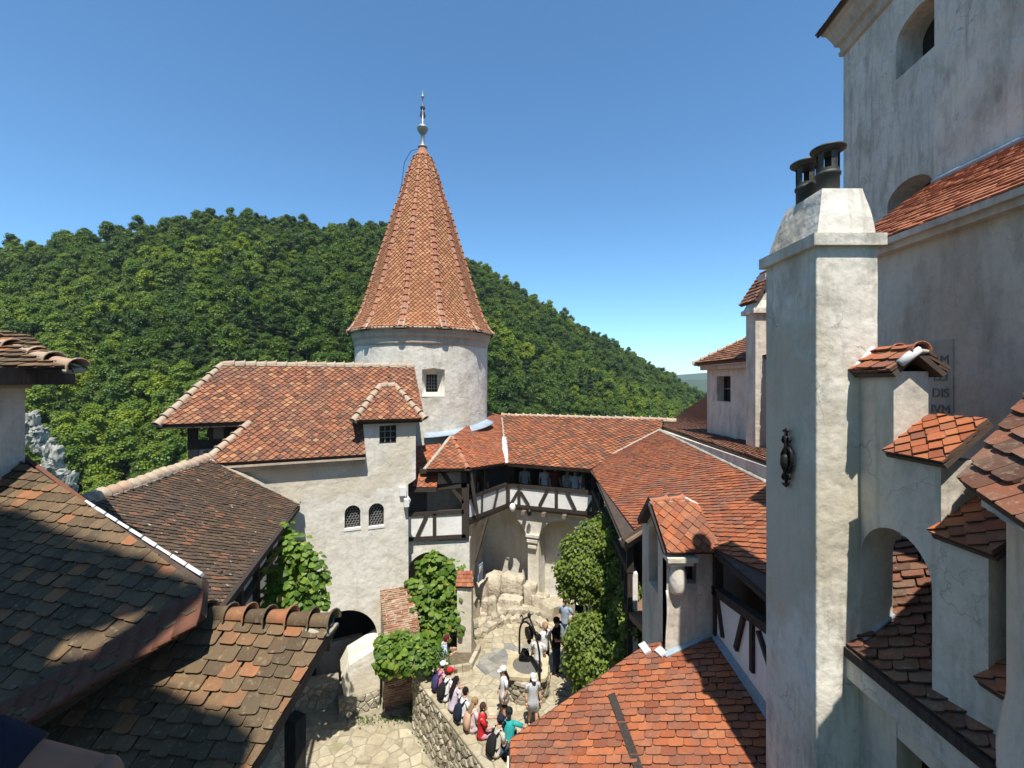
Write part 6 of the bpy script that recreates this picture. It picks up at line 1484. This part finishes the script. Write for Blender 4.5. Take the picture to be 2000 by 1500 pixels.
# ------------------------------------------------------------------ people
def ring_(c, w, d, n=12, tilt=0): return [Vector(c)+Vector((w*math.cos(2*math.pi*k/n), d*math.sin(2*math.pi*k/n), tilt*math.sin(2*math.pi*k/n))) for k in range(n)]
def person(label, pos, face, pose='stand', H=1.65, shirt='c_white', legs='c_denim', hair='h_brown', cap=None, long_hair=False, bare_legs=False, bag=None, arms=None, look=0, group=None, long_shirt=0, seat=.43, lean=.0, brim=(0, 1), sleeve=.75, skin='skin'):
    """local axes: x right, y forward, z up; one body mesh with clothes, hair and bag as its parts"""
    t = thing('person', label, 'person', group, pos); t.rotation_euler = (0, 0, -face)
    k = H/1.7; sit = pose == 'sit'
    hz_ = (seat+.10) if sit else .92*k
    ln = lambda z: lean*(z-hz_)                          # forward lean of the trunk
    P = lambda x, y, z: Vector((x*k, y*k+ln(hz_+z*k), hz_+z*k))
    sh = .50; head = P(0, .03, .735); nk = P(0, .01, .60)
    if sit: hips = [P(s, .0, -.01) for s in (-.09, .09)]; knees = [Vector((s*.11*k, .42*k, hz_+.02)) for s in (-1, 1)]; ank = [Vector((s*.12*k, .46*k, .07+min(0, 0))) for s in (-1, 1)]
    elif pose == 'walk': hips = [P(s, 0, -.02) for s in (-.09, .09)]; knees = [P(-.09, .10, -.44), P(.09, -.03, -.45)]; ank = [P(-.09, .12, -.86), P(.09, -.20, -.84)]
    else: hips = [P(s, 0, -.02) for s in (-.09, .09)]; knees = [P(s*.09, .02, -.45) for s in (-1, 1)]; ank = [P(s*.10, 0, -.86) for s in (-1, 1)]
    A = arms or ('lap' if sit else 'down')
    el, wr = [], []
    for s in (-1, 1):
        a_ = A if isinstance(A, str) else A[0 if s < 0 else 1]
        if a_ == 'down': e, w_ = P(s*.23, -.02, .24), P(s*.24, .08, .01)
        elif a_ == 'lap': e, w_ = P(s*.23, .06, .24), P(s*.10, .28, .14)
        elif a_ == 'fwd': e, w_ = P(s*.22, .14, .27), P(s*.14, .36, .30)
        elif a_ == 'face': e, w_ = P(s*.20, .20, .32), P(s*.07, .20, .55)
        elif a_ == 'hip': e, w_ = P(s*.36, -.05, .27), P(s*.19, .06, .10)
        elif a_ == 'out': e, w_ = P(s*.46, .02, .43), P(s*.40, .22, .25)
        elif a_ == 'elbow': e, w_ = P(s*.40, .05, .40), P(s*.36, .12, .14)
        el.append(e); wr.append(w_)
    shd = [P(s*.175, -.01, sh) for s in (-1, 1)]
    b = MB(); hr = .105*k
    # head with face
    rr = []
    for i in range(1, 10):
        a = math.pi*i/10; z = -math.cos(a)*.125*k; w_ = math.sin(a)*(.078 if i > 3 else .066)*k; rr.append([head+Vector((w_*math.cos(q*.6283), math.sin(a)*.098*k*math.sin(q*.6283)+(.012*k if i < 4 else 0), z)) for q in range(10)])
    b.rings(rr); b.ball(head+Vector((0, .10*k, -.015*k)), .014*k, .02*k, .026*k, 6, 5)
    for s in (-1, 1): b.ball(head+Vector((s*.08*k, -.005, -.01*k)), .012*k, .022*k, .034*k, 6, 5); b.ball(head+Vector((s*.03*k, .082*k, .012*k)), .016*k, .014*k, .009*k, 6, 5)
    b.ball(head+Vector((0, .086*k, -.062*k)), .026*k, .014*k, .009*k, 6, 5)
    b.tube([P(0, -.005, .52), nk, head-Vector((0, .01, .08*k))], [.075*k, .055*k, .055*k], 10)
    # trunk
    b.rings([ring_(P(0, 0, z), w_*k, d_*k) for z, w_, d_ in ((-.10, .14, .10), (0, .165, .115), (.12, .145, .10), (.22, .135, .092), (.36, .158, .108), (.46, .168, .10), (.53, .13, .075), (.575, .065, .06))])
    for i, s in enumerate((-1, 1)):
        b.tube([shd[i]+Vector((-s*.05*k, 0, 0)), shd[i], el[i], el[i].lerp(wr[i], .4), wr[i]], [.055*k, .052*k, .042*k, .040*k, .028*k], 12)
        b.ball(el[i], .044*k, .044*k, .044*k, 10, 8); b.ball(shd[i], .056*k, .056*k, .056*k, 10, 8); b.ball(knees[i], .058*k, .058*k, .058*k, 10, 8)
        d_ = (wr[i]-el[i]).normalized(); pm = wr[i]+d_*.045*k; b.tube([wr[i], wr[i]+d_*.03*k, wr[i]+d_*.09*k], [.026*k, .040*k, .036*k], 8, sq=.5)
        sd_ = d_.cross(ZUP); sd_ = sd_.normalized() if sd_.length > .05 else Vector((1, 0, 0)); cr = Vector((0, .35, -.45))
        for f, (o_, L_) in enumerate(((-.028, .060), (-.010, .070), (.010, .066), (.027, .052))):
            q = wr[i]+d_*.085*k+sd_*o_*k; b.tube([q, q+d_*L_*.5*k, q+(d_+cr*.5).normalized()*L_*k], [.009*k, .0085*k, .006*k], 5)
        q = wr[i]+d_*.03*k-sd_*s*.03*k; b.tube([q, q+(d_*.5-sd_*s*.8)*.04*k, q+(d_*.9-sd_*s*.7)*.06*k], [.012*k, .011*k, .008*k], 5)
        b.tube([hips[i], hips[i].lerp(knees[i], .5), knees[i], knees[i].lerp(ank[i], .35), ank[i]], [.085*k, .075*k, .055*k, .055*k, .036*k], 8)
        b.tube([ank[i]+Vector((0, -.03, -.02)), ank[i]+Vector((0, .04, -.04)), ank[i]+Vector((0, .15*k, -.055))], [.04*k, .042*k, .03*k], 7)
    b.build('body', [skin], t, True)
    # shirt
    b = MB(); low_ = -.06-long_shirt
    zs_ = [(low_, .185+.25*long_shirt, .135+.15*long_shirt), (0.0, .182, .132), (.12, .163, .117), (.22, .152, .108), (.36, .172, .122), (.46, .182, .113), (.535, .14, .085), (.575, .075, .068)]
    if not sit or long_shirt == 0: b.rings([ring_(P(0, 0, z), w_*k, d_*k) for z, w_, d_ in zs_])
    for i, s in enumerate((-1, 1)):
        e_ = shd[i].lerp(el[i], sleeve); b.tube([shd[i]+Vector((-s*.06*k, 0, .0)), shd[i]+Vector((s*.012, 0, .008)), e_], [.066*k, .067*k, .060*k], 12)
    b.build('shirt', [shirt], t, True)
    # trousers or shorts
    b = MB(); b.rings([ring_(P(0, 0, z), w_*k, d_*k) for z, w_, d_ in ((-.12, .15, .11), (-.03, .176, .126), (.06, .17, .12))])
    for i in (0, 1):
        if bare_legs: b.tube([hips[i], hips[i].lerp(knees[i], .7)], [.10*k, .095*k], 9)
        else: b.tube([hips[i], hips[i].lerp(knees[i], .5), knees[i], knees[i].lerp(ank[i], .4), ank[i]+Vector((0, 0, .02))], [.098*k, .086*k, .068*k, .066*k, .055*k], 9)
    b.build('shorts' if bare_legs else 'trousers', [legs], t, True)
    for i in (0, 1):
        b = MB(); a_ = ank[i]; b.rings([[a_+Vector((x*.05*k, y_*k, z_*k)) for x, z_ in ((-1, -.075), (1, -.075), (.9, -.03 if y_ > .08 else .01), (-.9, -.03 if y_ > .08 else .01))] for y_ in (-.07, 0, .09, .17)]); b.build('shoe', ['shoe'], t)
    # hair and cap
    b = MB(); b.ball(head+Vector((0, -.018*k, .022*k)), .092*k, .104*k, .118*k, 12, 8)
    if long_hair: b.tube([head+Vector((0, -.06*k, .02*k)), head+Vector((0, -.10*k, -.10*k)), P(0, -.135, .48), P(0.01, -.15, .30)], [.07*k, .085*k, .085*k, .03*k], 9, sq=.6)
    b.build('hair', [hair], t, True)
    if cap:
        b = MB(); c = head+Vector((0, -.012*k, .045*k)); b.rings([[c+Vector((w_*k*math.cos(q*.5236), w_*1.08*k*math.sin(q*.5236), z_*k)) for q in range(12)] for w_, z_ in ((.104, -.02), (.106, .02), (.095, .065), (.06, .095), (.02, .104))]); cp_ = b.build('cap', [cap], t, True)
        b = MB(); bx_, by_ = brim; s_ = Vector((by_, -bx_, 0)); f_ = Vector((bx_, by_, 0)); b.add([c+f_*.08*k+s_*.085*k+Vector((0, 0, -.012)), c+f_*.17*k+s_*.06*k+Vector((0, 0, -.03)), c+f_*.195*k+Vector((0, 0, -.03)), c+f_*.17*k-s_*.06*k+Vector((0, 0, -.03)), c+f_*.08*k-s_*.085*k+Vector((0, 0, -.012)), c+f_*.05*k+Vector((0, 0, .012))], [(0, 1, 2, 5), (2, 3, 4, 5)]); b.build('cap_brim', [cap], cp_)
    if bag:
        b = MB(); rr = []
        for z, w_, d_ in ((.02, .10, .05), (.05, .14, .075), (.22, .15, .085), (.40, .13, .07), (.47, .08, .04)): rr.append([P(0, -.12-d_*1.0, z)+Vector((math.copysign(abs(math.cos(q*.5236))**.5, math.cos(q*.5236))*w_*k, math.copysign(abs(math.sin(q*.5236))**.5, math.sin(q*.5236))*d_*k, 0)) for q in range(12)])
        bp = b.rings(rr).build('backpack', [bag], t, True)
        for s in (-1, 1): MB().tube([P(s*.09, -.13, .46), P(s*.11, -.02, .565), P(s*.115, .105, .44), P(s*.12, .08, .22), P(s*.12, -.10, .10)], .018, 6, sq=2).build('strap', [bag], bp, True)
    return t
GRP = 'visitors sitting on the seat wall'
f0 = math.atan2(n_.x, n_.y) if False else None
nw = Vector((-d_.y, d_.x, 0)) if False else None
dd = (PW1-PW0); dd.z = 0; Lw_ = dd.length; dd.normalize(); nc = Vector((-dd.y, dd.x, 0)); nc = nc if nc.x > 0 else -nc
fc = math.atan2(nc.x, nc.y)
def seat_at(t, o=.27): 
    p = V3(PW0.x, PW0.y, 0)+dd*(Lw_*t)+nc*o; return p
person('person in light blue shirt with dark red hair bending forward by the seat wall', seat_at(.10, .62), fc+.3, 'stand', 1.66, 'c_lightblue', 'c_black', 'h_red', lean=.32, arms='fwd')
person('seated person with white cap, pink top and dark backpack', seat_at(.235, .30), fc, 'sit', 1.50, 'c_pink', 'c_black', 'h_black', 'c_white', bag='c_purple', lean=.2)
person('seated person with red cap, white shirt and black backpack', seat_at(.335), fc-.1, 'sit', 1.55, 'c_white', 'c_denim', 'h_brown', 'c_red', bag='c_black', lean=.25, arms='fwd')
person('seated person in lilac shirt with long black hair', seat_at(.45), fc-.2, 'sit', 1.62, 'c_lilac', 'c_black', 'h_black', long_hair=True, lean=.15, arms='fwd')
person('seated person in white top with navy backpack and dark hair', seat_at(.57), fc-.1, 'sit', 1.6, 'c_white', 'c_grey', 'h_black', bag='c_navy', lean=.15)
person('seated person with streaked blond hair, pale pink top and peach backpack', seat_at(.67, .33), fc+.1, 'sit', 1.56, 'c_rosewhite', 'c_grey', 'h_blond', long_hair=True, bag='c_peach', lean=.1)
person('seated person in bright red t-shirt with brown hair', seat_at(.745, .42), fc+.5, 'sit', 1.62, 'c_red', 'c_plaid', 'h_brown', lean=.05, arms='fwd')
person('person in teal t-shirt and black cap sitting with back to the viewer', atz(993, 1488, 0), .15, 'sit', 1.62, 'c_teal', 'c_navy', 'h_black', 'c_black', lean=.15, arms=('fwd', 'out'), brim=(0, -1), seat=.40)
person('person in beige top and dark navy cap with black backpack at the near end', seat_at(.90, .40), fc-.1, 'sit', 1.6, 'c_beige', 'c_denim', 'h_black', 'c_navy', bag='c_black', lean=.25)
person('girl in long white shirt and white cap standing left of the well', atz(984, 1412, 0), -1.9, 'stand', 1.58, 'c_white', 'c_black', 'h_black', 'c_white', True, True, long_shirt=.14)
person('girl in pale grey dress and white cap walking in front of the well', atz(1041, 1422, 0), 2.9, 'walk', 1.50, 'c_grey', 'c_grey', 'h_brown', 'c_white', True, True, long_shirt=.2)
person('fair-haired man in white shirt standing behind the well', atz(1064, 1318, 0), 2.6, 'stand', 1.72, 'c_white', 'c_denim', 'h_blond')
person('dark-haired boy in white t-shirt standing right of the well', atz(1052, 1334, 0), .3, 'stand', 1.55, 'c_white', 'c_grey', 'h_black')
person('person dressed in black with black cap beside the ivy', atz(1086, 1315, 0), 2.2, 'stand', 1.82, 'c_black', 'c_denim', 'h_black', 'c_black', arms=('down', 'fwd'))
person('person in blue-grey shirt half hidden behind the ivy', atz(1104, 1262, 0), -2.6, 'stand', 1.72, 'c_bluegrey', 'c_bluegrey', 'h_brown', arms=('hip', 'down'))
for x_, sh_, tr_, hr_, lb in ((1016, 'c_grey', 'c_black', 'h_brown', 'person in mottled grey in the dark gallery near its inner corner'), (1056, 'c_white', 'c_denim', 'h_brown', 'person in white shirt in the gallery, leftmost of the close group'), (1076, 'c_maroon', 'c_denim', 'h_black', 'person in dark red shirt in the shade of the gallery'), (1100, 'c_beige', 'c_denim', 'h_brown', 'person in beige shirt in the shade of the gallery'), (1117, 'c_white', 'c_navy', 'h_black', 'person in white t-shirt in the gallery, second from the right corner'), (1131, 'c_white', 'c_grey', 'h_brown', 'person in white top in the gallery nearest the right corner'), (963, 'c_maroon', 'c_black', 'h_brown', 'person in dark red top in the slanting bay of the gallery')):
    F_ = F3_ if x_ > 990 else F2; u_ = F_.px(x_, 960)[0]; p = F_.p(u_, 0, -.55); p.z = fz
    person(lb, p, R.uniform(1.8, 3.8), 'stand', R.uniform(1.62, 1.8), sh_, tr_, hr_)
person('person in navy short sleeves at the bottom left corner, bare arm showing', V3(-1.36, .98, 8.4), .0, 'sit', 1.7, 'c_navy', 'c_black', 'h_brown', seat=.175, sleeve=.38, skin='skin_shaded', arms=('lap', 'elbow'), lean=.05)
HAZE = .00009
# ------------------------------------------------------------------ finish
finish_tiles()
def bbox_low(o):
    lo = Vector((1e9,)*3); hi = Vector((-1e9,)*3)
    st = [(o, Matrix())]
    while st:
        c, mw = st.pop()
        if c.type == 'MESH' and c.data.vertices:
            for q in c.bound_box:
                p = mw @ Vector(q)
                for k in range(3): lo[k] = min(lo[k], p[k]); hi[k] = max(hi[k], p[k])
        for d in KIDS.get(c.name, ()): st.append((d, mw @ d.matrix_basis))
    return lo, hi
KIDS = {}
for o in COL.objects:
    if o.parent: KIDS.setdefault(o.parent.name, []).append(o)
for o in list(COL.objects):
    if o.type == 'EMPTY' and o.parent is None and o.name in KIDS and o.matrix_basis == Matrix():
        lo, hi = bbox_low(o)
        if lo.x > hi.x: continue
        L = Vector(((lo.x+hi.x)/2, (lo.y+hi.y)/2, lo.z)); o.location = L
        for c in KIDS[o.name]: c.matrix_parent_inverse = Matrix.Translation(-L)
hz_b = MB(); hz_b.box((0, 2100, 40), (9000, 5400, 230))
haze = hz_b.build('haze', []  if False else ['far_hill']); haze.data.materials.clear()
hm = bpy.data.materials.new('haze_air'); hm.use_nodes = True; ht = hm.node_tree; ht.nodes.clear()
ho = ht.nodes.new('ShaderNodeOutputMaterial'); hv = ht.nodes.new('ShaderNodeVolumePrincipled'); hv.inputs['Color'].default_value = (.72, .84, 1, 1); hv.inputs['Density'].default_value = HAZE
ht.links.new(hv.outputs[0], ho.inputs['Volume']); haze.data.materials.append(hm); tag(haze, kind='stuff')
print('objects', len(COL.objects))
